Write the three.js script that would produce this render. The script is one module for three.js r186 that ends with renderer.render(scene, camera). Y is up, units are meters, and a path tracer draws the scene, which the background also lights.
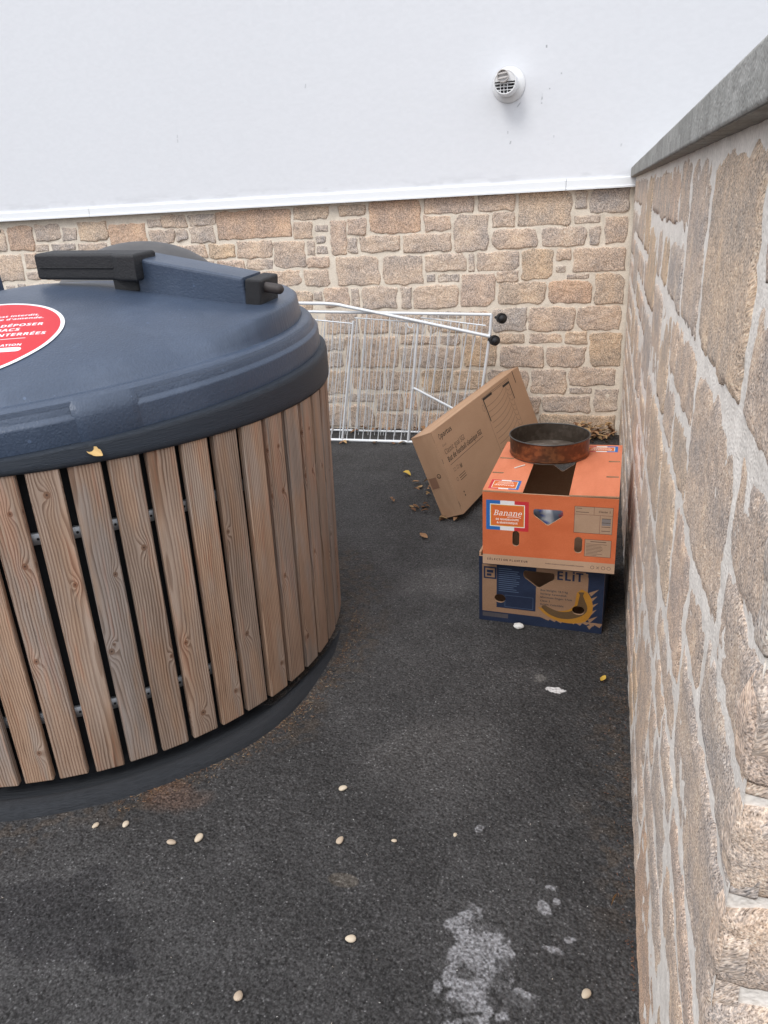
import * as THREE from 'three';
import { RoundedBoxGeometry } from 'three/addons/geometries/RoundedBoxGeometry.js';
import { mergeGeometries, mergeVertices } from 'three/addons/utils/BufferGeometryUtils.js';
import { ImprovedNoise } from 'three/addons/math/ImprovedNoise.js';

// ---------------------------------------------------------------- camera, sky, sun, exposure
const scene = new THREE.Scene();
const camera = new THREE.PerspectiveCamera(67.32, 768 / 1024, 0.02, 200);
camera.position.set(0, 1.31, 0);
camera.rotation.set(THREE.MathUtils.degToRad(-22), THREE.MathUtils.degToRad(16.358), -0.055, 'YXZ');

const renderer = new THREE.WebGLRenderer({ antialias: true });
renderer.setSize(768, 1024);
renderer.toneMapping = THREE.LinearToneMapping;
renderer.toneMappingExposure = 1.25;
renderer.shadowMap.enabled = true;

{ // overcast sky: brighter overhead than at the horizon, a trace of blue
  const w = 128, h = 64, d = new Float32Array(w * h * 4);
  for (let j = 0; j < h; j++) for (let i = 0; i < w; i++) {
    const el = Math.sin((j + 0.5) / h * Math.PI - Math.PI / 2);
    const L = el > 0 ? 1.3 * (1 + 0.75 * el) / 1.5 : 0.35;
    const k = (j * w + i) * 4;
    d[k] = L * 0.95; d[k + 1] = L * 0.985; d[k + 2] = L * 1.06; d[k + 3] = 1;
  }
  const sky = new THREE.DataTexture(d, w, h, THREE.RGBAFormat, THREE.FloatType);
  sky.mapping = THREE.EquirectangularReflectionMapping; sky.magFilter = THREE.LinearFilter; sky.needsUpdate = true;
  scene.background = sky; scene.environment = sky;
}
const sun = new THREE.DirectionalLight(new THREE.Color(1, 0.97, 0.93), 1.0);
sun.position.set(-3.2, 7.5, 4.2); sun.target.position.set(-0.8, 0, -2.5);
sun.castShadow = true; sun.shadow.radius = 40; sun.shadow.mapSize.set(2048, 2048);
Object.assign(sun.shadow.camera, { left: -6, right: 6, top: 6, bottom: -6, near: 0.5, far: 25 });
scene.add(sun, sun.target);

// ---------------------------------------------------------------- helpers
let seedState = 12345;
function rnd() { seedState |= 0; seedState = seedState + 0x6D2B79F5 | 0; let t = Math.imul(seedState ^ seedState >>> 15, 1 | seedState); t = t + Math.imul(t ^ t >>> 7, 61 | t) ^ t; return ((t ^ t >>> 14) >>> 0) / 4294967296; }
const seed = (s) => { seedState = s * 7919 + 13; for (let i = 0; i < 4; i++) rnd(); };
const rr = (a, b) => a + (b - a) * rnd();
const clamp = (x, a = 0, b = 1) => Math.min(b, Math.max(a, x));
const mix = (a, b, t) => a + (b - a) * t;
const sstep = (a, b, x) => { const t = clamp((x - a) / (b - a)); return t * t * (3 - 2 * t); };
const IN = new ImprovedNoise();
const fb = (x, y, z) => IN.noise(x, y, z) + 0.5 * IN.noise(2.1 * x, 2.1 * y, 2.1 * z) + 0.25 * IN.noise(4.3 * x, 4.3 * y, 4.3 * z);
function lattice(s, n = 256) { seed(s); const a = new Float32Array(n * n); for (let i = 0; i < n * n; i++) a[i] = rnd(); return a; }
const LAT = lattice(77);
function pn(x, y, p, o = 0) { // periodic value noise, period p (<= 256), 0..1
  const xi = Math.floor(x), yi = Math.floor(y), fx = x - xi, fy = y - yi;
  const u = fx * fx * (3 - 2 * fx), v = fy * fy * (3 - 2 * fy);
  const x0 = ((xi % p) + p) % p, x1 = (x0 + 1) % p, y0 = ((yi % p) + p) % p, y1 = (y0 + 1) % p;
  const g = (a, b) => LAT[((b + o * 31) & 255) * 256 + ((a + o * 17) & 255)];
  return mix(mix(g(x0, y0), g(x1, y0), u), mix(g(x0, y1), g(x1, y1), u), v);
}
function pfb(u, v, p, oct = 4, o = 0) { let a = 0, s = 0, k = 1; for (let i = 0; i < oct; i++) { const q = Math.min(256, p * (1 << i)); a += k * pn(u * q, v * q, q, o + i); s += k; k *= 0.5; } return a / s; }
function worley(n, s) { // n x n periodic jittered cells -> function (u, v) => [d1, d2, id]
  seed(s); const px = new Float32Array(n * n), py = new Float32Array(n * n), id = new Float32Array(n * n);
  for (let i = 0; i < n * n; i++) { px[i] = rnd(); py[i] = rnd(); id[i] = rnd(); }
  return (u, v) => {
    const x = u * n, y = v * n, xi = Math.floor(x), yi = Math.floor(y); let d1 = 9, d2 = 9, k1 = 0;
    for (let b = -1; b <= 1; b++) for (let a = -1; a <= 1; a++) {
      const cx = ((xi + a) % n + n) % n, cy = ((yi + b) % n + n) % n, k = cy * n + cx;
      const dx = xi + a + px[k] - x, dy = yi + b + py[k] - y, d = dx * dx + dy * dy;
      if (d < d1) { d2 = d1; d1 = d; k1 = k; } else if (d < d2) d2 = d;
    }
    return [Math.sqrt(d1), Math.sqrt(d2), id[k1]];
  };
}
function dataTex(w, h, fn, { srgb = true, wrap = THREE.RepeatWrapping } = {}) {
  const d = new Uint8Array(w * h * 4), c = [0, 0, 0];
  for (let j = 0; j < h; j++) for (let i = 0; i < w; i++) {
    fn((i + 0.5) / w, (j + 0.5) / h, c, i, j); const k = (j * w + i) * 4;
    d[k] = clamp(c[0], 0, 255); d[k + 1] = clamp(c[1], 0, 255); d[k + 2] = clamp(c[2], 0, 255); d[k + 3] = 255;
  }
  const t = new THREE.DataTexture(d, w, h); t.wrapS = t.wrapT = wrap; t.magFilter = THREE.LinearFilter; t.minFilter = THREE.LinearFilter;
  if (srgb) t.colorSpace = THREE.SRGBColorSpace; t.needsUpdate = true; return t;
}
function canvasTex(w, h, draw) {
  const c = document.createElement('canvas'); c.width = w; c.height = h; draw(c.getContext('2d'), w, h);
  const t = new THREE.CanvasTexture(c); t.colorSpace = THREE.SRGBColorSpace; t.wrapS = t.wrapT = THREE.ClampToEdgeWrapping; t.needsUpdate = true; return t;
}
function rep(t, s) { const c = t.clone(); c.repeat.set(s, s); c.needsUpdate = true; return c; }
const std = (o) => new THREE.MeshStandardMaterial(o);
const names = new Map();
function numbered(n) { const k = names.get(n) || 0; names.set(n, k + 1); return k ? n + '_' + String(k).padStart(3, '0') : n; }
function mesh(name, geo, mat, parent, pos, rot) {
  const m = new THREE.Mesh(geo, mat); m.name = name; m.castShadow = m.receiveShadow = true;
  if (pos) m.position.set(...pos); if (rot) m.rotation.set(...rot); parent.add(m); return m;
}
function thing(name, label, category, pos = [0, 0, 0], group) {
  const g = new THREE.Group(); g.name = numbered(name); g.position.set(...pos); g.userData = { label, category }; if (group) g.userData.group = group; scene.add(g); return g;
}
function single(name, geo, mat, label, category, group) {
  const m = mesh(numbered(name), geo, mat, scene); m.userData = { label, category }; if (group) m.userData.group = group; return m;
}
function tube(pts, r, seg = 8, closed = false, n) { const c = new THREE.CatmullRomCurve3(pts.map((p) => new THREE.Vector3(...p)), closed, 'catmullrom', 0.05); return new THREE.TubeGeometry(c, n || Math.max(2, pts.length * 4), r, seg, closed); }
function rod(a, b, r, seg = 8) {
  const A = new THREE.Vector3(...a), B = new THREE.Vector3(...b), L = A.distanceTo(B), g = new THREE.CylinderGeometry(r, r, L, seg);
  g.applyQuaternion(new THREE.Quaternion().setFromUnitVectors(new THREE.Vector3(0, 1, 0), B.clone().sub(A).normalize()));
  return g.translate((A.x + B.x) / 2, (A.y + B.y) / 2, (A.z + B.z) / 2);
}

function boxUV(g, o = 0) { // uv in metres by the dominant axis of the normal
  const P = g.attributes.position, N = g.attributes.normal, U = g.attributes.uv;
  for (let i = 0; i < P.count; i++) { const x = Math.abs(N.getX(i)), y = Math.abs(N.getY(i)), z = Math.abs(N.getZ(i)); if (x >= y && x >= z) U.setXY(i, P.getZ(i) + o, P.getY(i)); else if (y >= z) U.setXY(i, P.getZ(i) + o, P.getX(i)); else U.setXY(i, P.getX(i) + o, P.getY(i)); }
  return g;
}

// ---------------------------------------------------------------- materials
// granite: pale feldspar, grey quartz, dark mica grains a few mm across, rusty clouds; 0.5 m tile
const gA = worley(150, 3), gB = worley(90, 4);
const graniteMap = dataTex(1024, 1024, (u, v, c) => {
  const [d1, d2, id] = gA(u, v), cl = pfb(u, v, 5, 4, 3), f = pn(u * 256, v * 256, 256, 9), f2 = pn(u * 150, v * 150, 150, 12), w = rnd();
  let k = 206 + (id - 0.5) * 62 + (f2 - 0.5) * 56 + (f - 0.5) * 60 + (w - 0.5) * 34 + (cl - 0.5) * 56;
  if (id < 0.09) k -= 36 * sstep(0.6, 0.2, d1);
  const warm = (cl - 0.45) * 46 + (f2 - 0.5) * 20;
  c[0] = k + 10 + warm * 0.5; c[1] = k - 1; c[2] = k - 10 - warm * 0.55;
});
const graniteBump = dataTex(1024, 1024, (u, v, c) => {
  const [d1, d2, id] = gA(u, v), [e1, e2] = gB(u, v);
  const k = 40 + id * 30 + pfb(u, v, 26, 4, 5) * 190; c[0] = c[1] = c[2] = k;
}, { srgb: false });
const stoneTints = [[0.84, 0.73, 0.635], [0.825, 0.73, 0.645], [0.81, 0.73, 0.66], [0.84, 0.73, 0.615], [0.775, 0.72, 0.67], [0.84, 0.72, 0.63], [0.75, 0.715, 0.68], [0.85, 0.715, 0.565], [0.83, 0.655, 0.53]];
const stoneMats = stoneTints.map((t) => std({ color: new THREE.Color().setRGB(...t), map: rep(graniteMap, 2), bumpMap: rep(graniteBump, 2), bumpScale: 0.0035, roughness: 0.92 }));
const fineMap = rep(graniteMap, 4.3), fineBump = rep(graniteBump, 4.3), nearStoneMats = stoneTints.map((t) => std({ color: new THREE.Color().setRGB(...t), map: fineMap, bumpMap: fineBump, bumpScale: 0.0012, roughness: 0.92 }));
const mortarMap = dataTex(512, 512, (u, v, c) => {
  const n = pfb(u, v, 6, 5, 1), f = pn(u * 256, v * 256, 256, 4), g = pn(u * 128, v * 128, 128, 6), k = 237 + (n - 0.5) * 26 + (f - 0.5) * 18 + (g - 0.5) * 20;
  c[0] = k + 2; c[1] = k - 5; c[2] = k - 14;
});
const mortarBump = dataTex(512, 512, (u, v, c) => { c[0] = c[1] = c[2] = pfb(u, v, 8, 5, 2) * 170 + pn(u * 256, v * 256, 256, 5) * 70; }, { srgb: false });
const mortarMat = std({ color: new THREE.Color().setRGB(0.97, 0.96, 0.95), map: rep(mortarMap, 2), bumpMap: rep(mortarBump, 2), bumpScale: 0.003, roughness: 0.95 });
const mortarWarm = mortarMat.clone(); mortarWarm.color.setRGB(0.92, 0.87, 0.79);
const renderBump = dataTex(512, 512, (u, v, c) => { c[0] = c[1] = c[2] = pfb(u, v, 40, 3, 2) * 220; }, { srgb: false });
const concreteMap = dataTex(512, 512, (u, v, c) => {
  const n = pfb(u, v, 4, 5, 7), s = pfb(u * 1, v * 0.25, 24, 3, 8), f = pn(u * 256, v * 256, 256, 2), k = 150 + (n - 0.5) * 36 + (s - 0.5) * 40 + (f - 0.5) * 26;
  c[0] = k + 1; c[1] = k; c[2] = k - 5;
});
const concreteMat = std({ map: rep(concreteMap, 1.6), bumpMap: rep(mortarBump, 2), bumpScale: 0.003, roughness: 0.9 });

// ---------------------------------------------------------------- ground
// asphalt of the yard: stains and paint spots are where the photograph shows them (metres on the ground)
const PAINT = [[-.215,-1.065,.024],[-.171,-1.031,.048],[-.189,-.995,.034],[-.154,-.983,.043],[-.12,-1.007,.022],[-.176,-.948,.03],[-.16,-.93,.022],[-.109,-.957,.015],[-.073,-.937,.023],[-.111,-.908,.016],[-.147,-.891,.013],[-.191,-.901,.011],[-.13,-.93,.007],[-.21,-.9,.008],[-.191,-1.101,.02],[-.059,-1.14,.016],[-.046,-1.187,.012],[-.048,-1.133,.009],[.001,-1.092,.009],[-.189,-.876,.014],[-.2,-1.317,.011],[-.062,-.911,.009],[-.17,-.884,.011],[-.07,-.95,.016],[-.08,-.925,.014],[-.1,-.93,.012],[-.125,-.965,.016],[-.09,-.985,.011],[-.14,-.91,.01],[-.06,-.96,.01],[-.225,-.93,.012],[-.21,-.96,.016],[-.115,-1.035,.014],[-.2,-1.08,.018],[-.03,-1.16,.012],[-.02,-1.06,.01]];
const AX = -4.3, AZ = -4.5, AS = 4.5;
seed(501);
const chips = new Float32Array(2048 * 2048); { for (let i = 0; i < chips.length; i++) chips[i] = rnd(); }
const asphaltYardMap = dataTex(2048, 2048, (u, v, c, i, j) => {
  const x = AX + u * AS, z = AZ + v * AS, w = chips[j * 2048 + i], w2 = chips[((j >> 1) * 2048 + (i >> 1))];
  const big = pfb(u, v, 5, 5, 2), mid = pfb(u, v, 44, 3, 6), fine = pn(u * 900 % 256, v * 900 % 256, 256, 3);
  let k = 57 + (w - 0.5) * 38 + (w2 - 0.5) * 24 + (fine - 0.5) * 14 + (big - 0.5) * 34 + (mid - 0.5) * 20;
  if (w2 > 0.985) k += 12 + w * 14; if (w2 < 0.06) k -= 10; if (w > 0.9975) k += 70; else if (w > 0.985) k += 24;
  let r = k + 1, g = k - 0.5, b = k - 1;
  // worn, dusty patches in the walking lane
  const lane = sstep(0.5, 0.66, pfb(u, v, 9, 4, 11)) * Math.exp(-(((x + 0.5) / 0.42) ** 2)) * sstep(-3.4, -2.2, z) * sstep(-1.2, -1.7, z);
  r += lane * 20; g += lane * 19; b += lane * 18;
  // old damp stains by the container
  const e1 = ((x + 1.03) / 0.17) ** 2 + ((z + 0.9) / 0.085) ** 2, e2 = ((x + 0.985) / 0.05) ** 2 + ((z + 1.0) / 0.045) ** 2, e3 = ((x + 0.83) / 0.05) ** 2 + ((z + 0.845) / 0.025) ** 2;
  const damp = sstep(1.35, 0.75, Math.min(e1, e2, e3) + (pfb(u, v, 60, 3, 4) - 0.5) * 1.2); r -= damp * 14; g -= damp * 14; b -= damp * 13;
  // rusty soil beside the container and along the wall
  const rust = sstep(1.3, 0.1, ((x + 0.93) / 0.09) ** 2 + ((z + 1.27) / 0.06) ** 2 + (pfb(u, v, 70, 3, 1) - 0.5) * 2.2) * (0.5 + w * 0.5); r += rust * 30; g += rust * 12; b += rust * 2;
  const rd = Math.hypot(x + 1.631, z + 1.977), soil = Math.max(sstep(1.03, 0.95, rd + (mid - 0.5) * 0.16), sstep(0.0, 0.09, x + (mid - 0.5) * 0.12) * sstep(-1.05, -1.2, z)) * sstep(0.4, 0.6, pn(u * 256, v * 256, 256, 8)); r += soil * 9; g += soil * 4; b -= soil * 1;
  // dried pale paint
  let p = 0; const jx = (pfb(u, v, 110, 3, 3) - 0.5) * 0.05, jz = (pfb(u, v, 110, 3, 5) - 0.5) * 0.05;
  if (z > -1.4 && z < -0.8 && x > -0.35) for (const [a, q, s] of PAINT) p = Math.max(p, sstep(1.1, 0.85, Math.hypot(x + jx - a, z + jz - q) / s));
  const tan = sstep(1.1, 0.7, ((x + 0.46) / 0.035) ** 2 + ((z + 1.12) / 0.018) ** 2 + (mid - 0.5)); r += tan * 22; g += tan * 18; b += tan * 12;
  p *= (0.3 + 0.7 * sstep(0.36, 0.56, pfb(u, v, 130, 3, 7))) * (0.4 + 0.6 * w2) * (0.7 + 0.3 * w);
  r = mix(r, 172, p * 0.95); g = mix(g, 171, p * 0.95); b = mix(b, 174, p * 0.95);
  const drop = sstep(1.15, 0.8, ((x + 0.073 + jx * 0.5) / 0.03) ** 2 + ((z + 1.88 + jz * 0.5) / 0.013) ** 2 + (fine - 0.5) * 0.8); r = mix(r, 214, drop); g = mix(g, 212, drop); b = mix(b, 210, drop);
  const drop2 = sstep(1.2, 0.5, ((x + 0.12) / 0.02) ** 2 + ((z + 1.93) / 0.02) ** 2 + (fine - 0.5) * 1.6) * 0.5; r = mix(r, 140, drop2); g = mix(g, 136, drop2); b = mix(b, 130, drop2);
  c[0] = r; c[1] = g; c[2] = b;
}, { wrap: THREE.ClampToEdgeWrapping });
const wa = worley(110, 21), wb = worley(60, 22);
const asphaltBump = dataTex(1024, 1024, (u, v, c) => {
  const [a1, a2, ia] = wa(u, v), [b1, b2, ib] = wb(u, v), pit = pfb(u, v, 30, 3, 2);
  c[0] = c[1] = c[2] = 40 + (1 - a1) * 80 * (0.5 + ia) + sstep(0.45, 0.1, b1) * 50 * ib + (pit - 0.5) * 130;
}, { srgb: false });
const asphaltFarMap = dataTex(1024, 1024, (u, v, c) => { const w = rnd(), k = 55 + (w - 0.5) * 40 + (pfb(u, v, 5, 4, 2) - 0.5) * 34; c[0] = k + 1; c[1] = k; c[2] = k - 1; });
{
  const g = new THREE.PlaneGeometry(120, 120).rotateX(-Math.PI / 2), uv = g.attributes.uv; for (let i = 0; i < uv.count; i++) uv.setXY(i, uv.getX(i) * 60, uv.getY(i) * 60);
  const m = mesh('ground', g, std({ map: asphaltFarMap, bumpMap: rep(asphaltBump, 3), bumpScale: 0.004, roughness: 0.93 }), scene, [0, -0.004, 0]); m.userData = { kind: 'structure', label: 'dark asphalt ground around the yard' };
  const N = 150, gy = new THREE.PlaneGeometry(AS, AS, N, N).rotateX(-Math.PI / 2).translate(AX + AS / 2, 0, AZ + AS / 2), P = gy.attributes.position, U = gy.attributes.uv;
  for (let i = 0; i < P.count; i++) { const x = P.getX(i), z = P.getZ(i); U.setXY(i, (x - AX) / AS, (z - AZ) / AS); const e = Math.min(x - AX, AX + AS - x, z - AZ, AZ + AS - z); P.setY(i, Math.max(0, 0.0035 * fb(x * 1.7, z * 1.7, 3.3)) * clamp(e * 3)); }
  gy.computeVertexNormals();
  const y = mesh('asphalt_yard', gy, std({ map: asphaltYardMap, bumpMap: rep(asphaltBump, 5), bumpScale: 0.009, roughness: 0.9 }), scene); y.userData = { kind: 'structure', label: 'rough dark asphalt with pale paint spots and damp stains' };
}

// ---------------------------------------------------------------- rubble stones
// rough-faced block w x h, centred on 0, face towards +z, back at -0.05; irregular outline, pitched face
function stoneGeo(w, h, proud, nA, nR, sd, rough = 1) {
  seed(sd); const ox = rr(0, 90), oy = rr(0, 90), per = 2 * (w + h), pts = [], m = Math.min(w, h), cut = [0, 0, 0, 0].map(() => (rnd() < 0.15 ? rr(0.12, 0.26) : rr(0.0, 0.07)) * m), j = Math.min(0.0075, m * 0.1) * rough;
  for (let i = 0; i < nA; i++) {
    let s = (i / nA) * per, x, y;
    if (s < w) { x = -w / 2 + s; y = -h / 2; } else if (s < w + h) { x = w / 2; y = -h / 2 + s - w; } else if (s < 2 * w + h) { x = w / 2 - (s - w - h); y = h / 2; } else { x = -w / 2; y = h / 2 - (s - 2 * w - h); }
    const q = (x > 0 ? 1 : 0) + (y > 0 ? 2 : 0), cx = w / 2 - Math.abs(x), cy = h / 2 - Math.abs(y), c = cut[q];
    if (cx + cy < c) { const k = (c - cx - cy) * 0.5; x -= Math.sign(x) * k; y -= Math.sign(y) * k; }
    x += j * 1.6 * IN.noise(x * 22 + ox, y * 22, oy); y += j * 1.6 * IN.noise(x * 22, y * 22 + oy, ox + 7);
    pts.push([x, y]);
  }
  const P = [], U = [], I = [], ring = (f, z, noisy) => { for (const [x, y] of pts) { const X = x * (1 - f * 1), Y = y * (1 - f); P.push(X, Y, z + (noisy ? noisy * (proud * 0.62 * fb(X * 9 + ox, Y * 9 + oy, 1) + 0.0045 * rough * fb(X * 34 + ox, Y * 34 + oy, 5)) : 0)); U.push(X + ox, Y + oy); } };
  ring(0, -0.05); ring(0, proud * 0.12);
  const b = 0.004 / m; ring(b, proud * 0.7, 0.35); ring(b * 3, proud * 0.92, 0.75);
  for (let k = 1; k <= nR; k++) ring(b * 3 + (1 - b * 3) * k / (nR + 1), proud * (1 + 0.08 * k / nR), 1);
  const nr = 4 + nR; P.push(0, 0, proud * 1.08 + proud * 0.62 * fb(ox, oy, 1)); U.push(ox, oy);
  for (let k = 0; k < nr - 1; k++) for (let i = 0; i < nA; i++) { const a = k * nA + i, c = k * nA + (i + 1) % nA; I.push(a, c, a + nA, c, c + nA, a + nA); }
  const C = nr * nA, o = (nr - 1) * nA; for (let i = 0; i < nA; i++) I.push(o + i, o + (i + 1) % nA, C);
  const g = new THREE.BufferGeometry(); g.setAttribute('position', new THREE.Float32BufferAttribute(P, 3)); g.setAttribute('uv', new THREE.Float32BufferAttribute(U, 2)); g.setIndex(I); g.computeVertexNormals(); return g;
}
// denser block for the wall beside the camera: grid of spacing sp, coarse grains in relief
function roughStone(w, h, proud, sp, sd, amp = 1) {
  seed(sd); const ox = rr(0, 90), oy = rr(0, 90), nx = Math.max(6, Math.round(w / sp)), ny = Math.max(5, Math.round(h / sp)), P = [], U = [], I = [], kx = rr(0.02, 0.09), ky = rr(0.02, 0.09), tilt = rr(-0.012, 0.012), tlt2 = rr(-0.03, 0.03);
  for (let j = 0; j <= ny; j++) for (let i = 0; i <= nx; i++) {
    const a = i / nx * 2 - 1, b = j / ny * 2 - 1, rim = i === 0 || j === 0 || i === nx || j === ny; let x = a * w / 2 * (1 - kx * b ** 4), y = b * h / 2 * (1 - ky * a ** 4);
    const d = Math.min(w / 2 * (1 - Math.abs(a)), h / 2 * (1 - Math.abs(b))), e = sstep(0.06, 0, d);
    x += e * 0.011 * amp * fb(x * 17 + ox, y * 17, oy); y += e * 0.011 * amp * fb(x * 17, y * 17 + oy, ox + 7);
    const f = sstep(-0.004, 0.021, d + 0.006 * fb(x * 40 + ox, y * 40, 3));
    let z = -0.002 + (proud + 0.002) * f + f * amp * (x * tilt + y * tlt2 + 0.0018 * fb(x * 12 + ox, y * 12 + oy, 1) + 0.0009 * fb(x * 48 + ox, y * 48 + oy, 5) + 0.0006 * IN.noise(x * 190 + ox, y * 190 + oy, 8));
    if (rim) z = -0.02; P.push(x, y, z); U.push(x + ox + z * 0.8, y + oy + z * 0.8);
  }
  for (let j = 0; j < ny; j++) for (let i = 0; i < nx; i++) { const a = j * (nx + 1) + i, b = a + nx + 1; I.push(a, a + 1, b, a + 1, b + 1, b); }
  const g = new THREE.BufferGeometry(); g.setAttribute('position', new THREE.Float32BufferAttribute(P, 3)); g.setAttribute('uv', new THREE.Float32BufferAttribute(U, 2)); g.setIndex(I); g.computeVertexNormals(); return g;
}
function pickStone(k) { // tint mix: mostly pink-tan, some grey, a few ochre
  const t = k; return t < 0.25 ? 0 : t < 0.47 ? 1 : t < 0.64 ? 2 : t < 0.74 ? 3 : t < 0.82 ? 4 : t < 0.92 ? 5 : t < 0.96 ? 6 : t < 0.985 ? 7 : 8;
}

const RENDER_MARKS = [[-0.35,1.75,.03,.12,60],[-0.315,1.775,.014,.0,50],[-0.505,1.56,.012,.3,45],[-0.52,1.6,.01,0,30],[-0.48,1.575,.008,.2,40],[-0.29,1.555,.02,.1,26],[-0.315,1.545,.015,.1,22],[0.045,1.52,.02,.2,34],[-0.335,1.97,.006,0,60],[-0.26,1.85,.006,0,40],[-0.47,1.72,.02,.8,50],[-2.4,1.7,.02,.1,20],[-1.6,1.9,.01,.2,25]];
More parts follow.
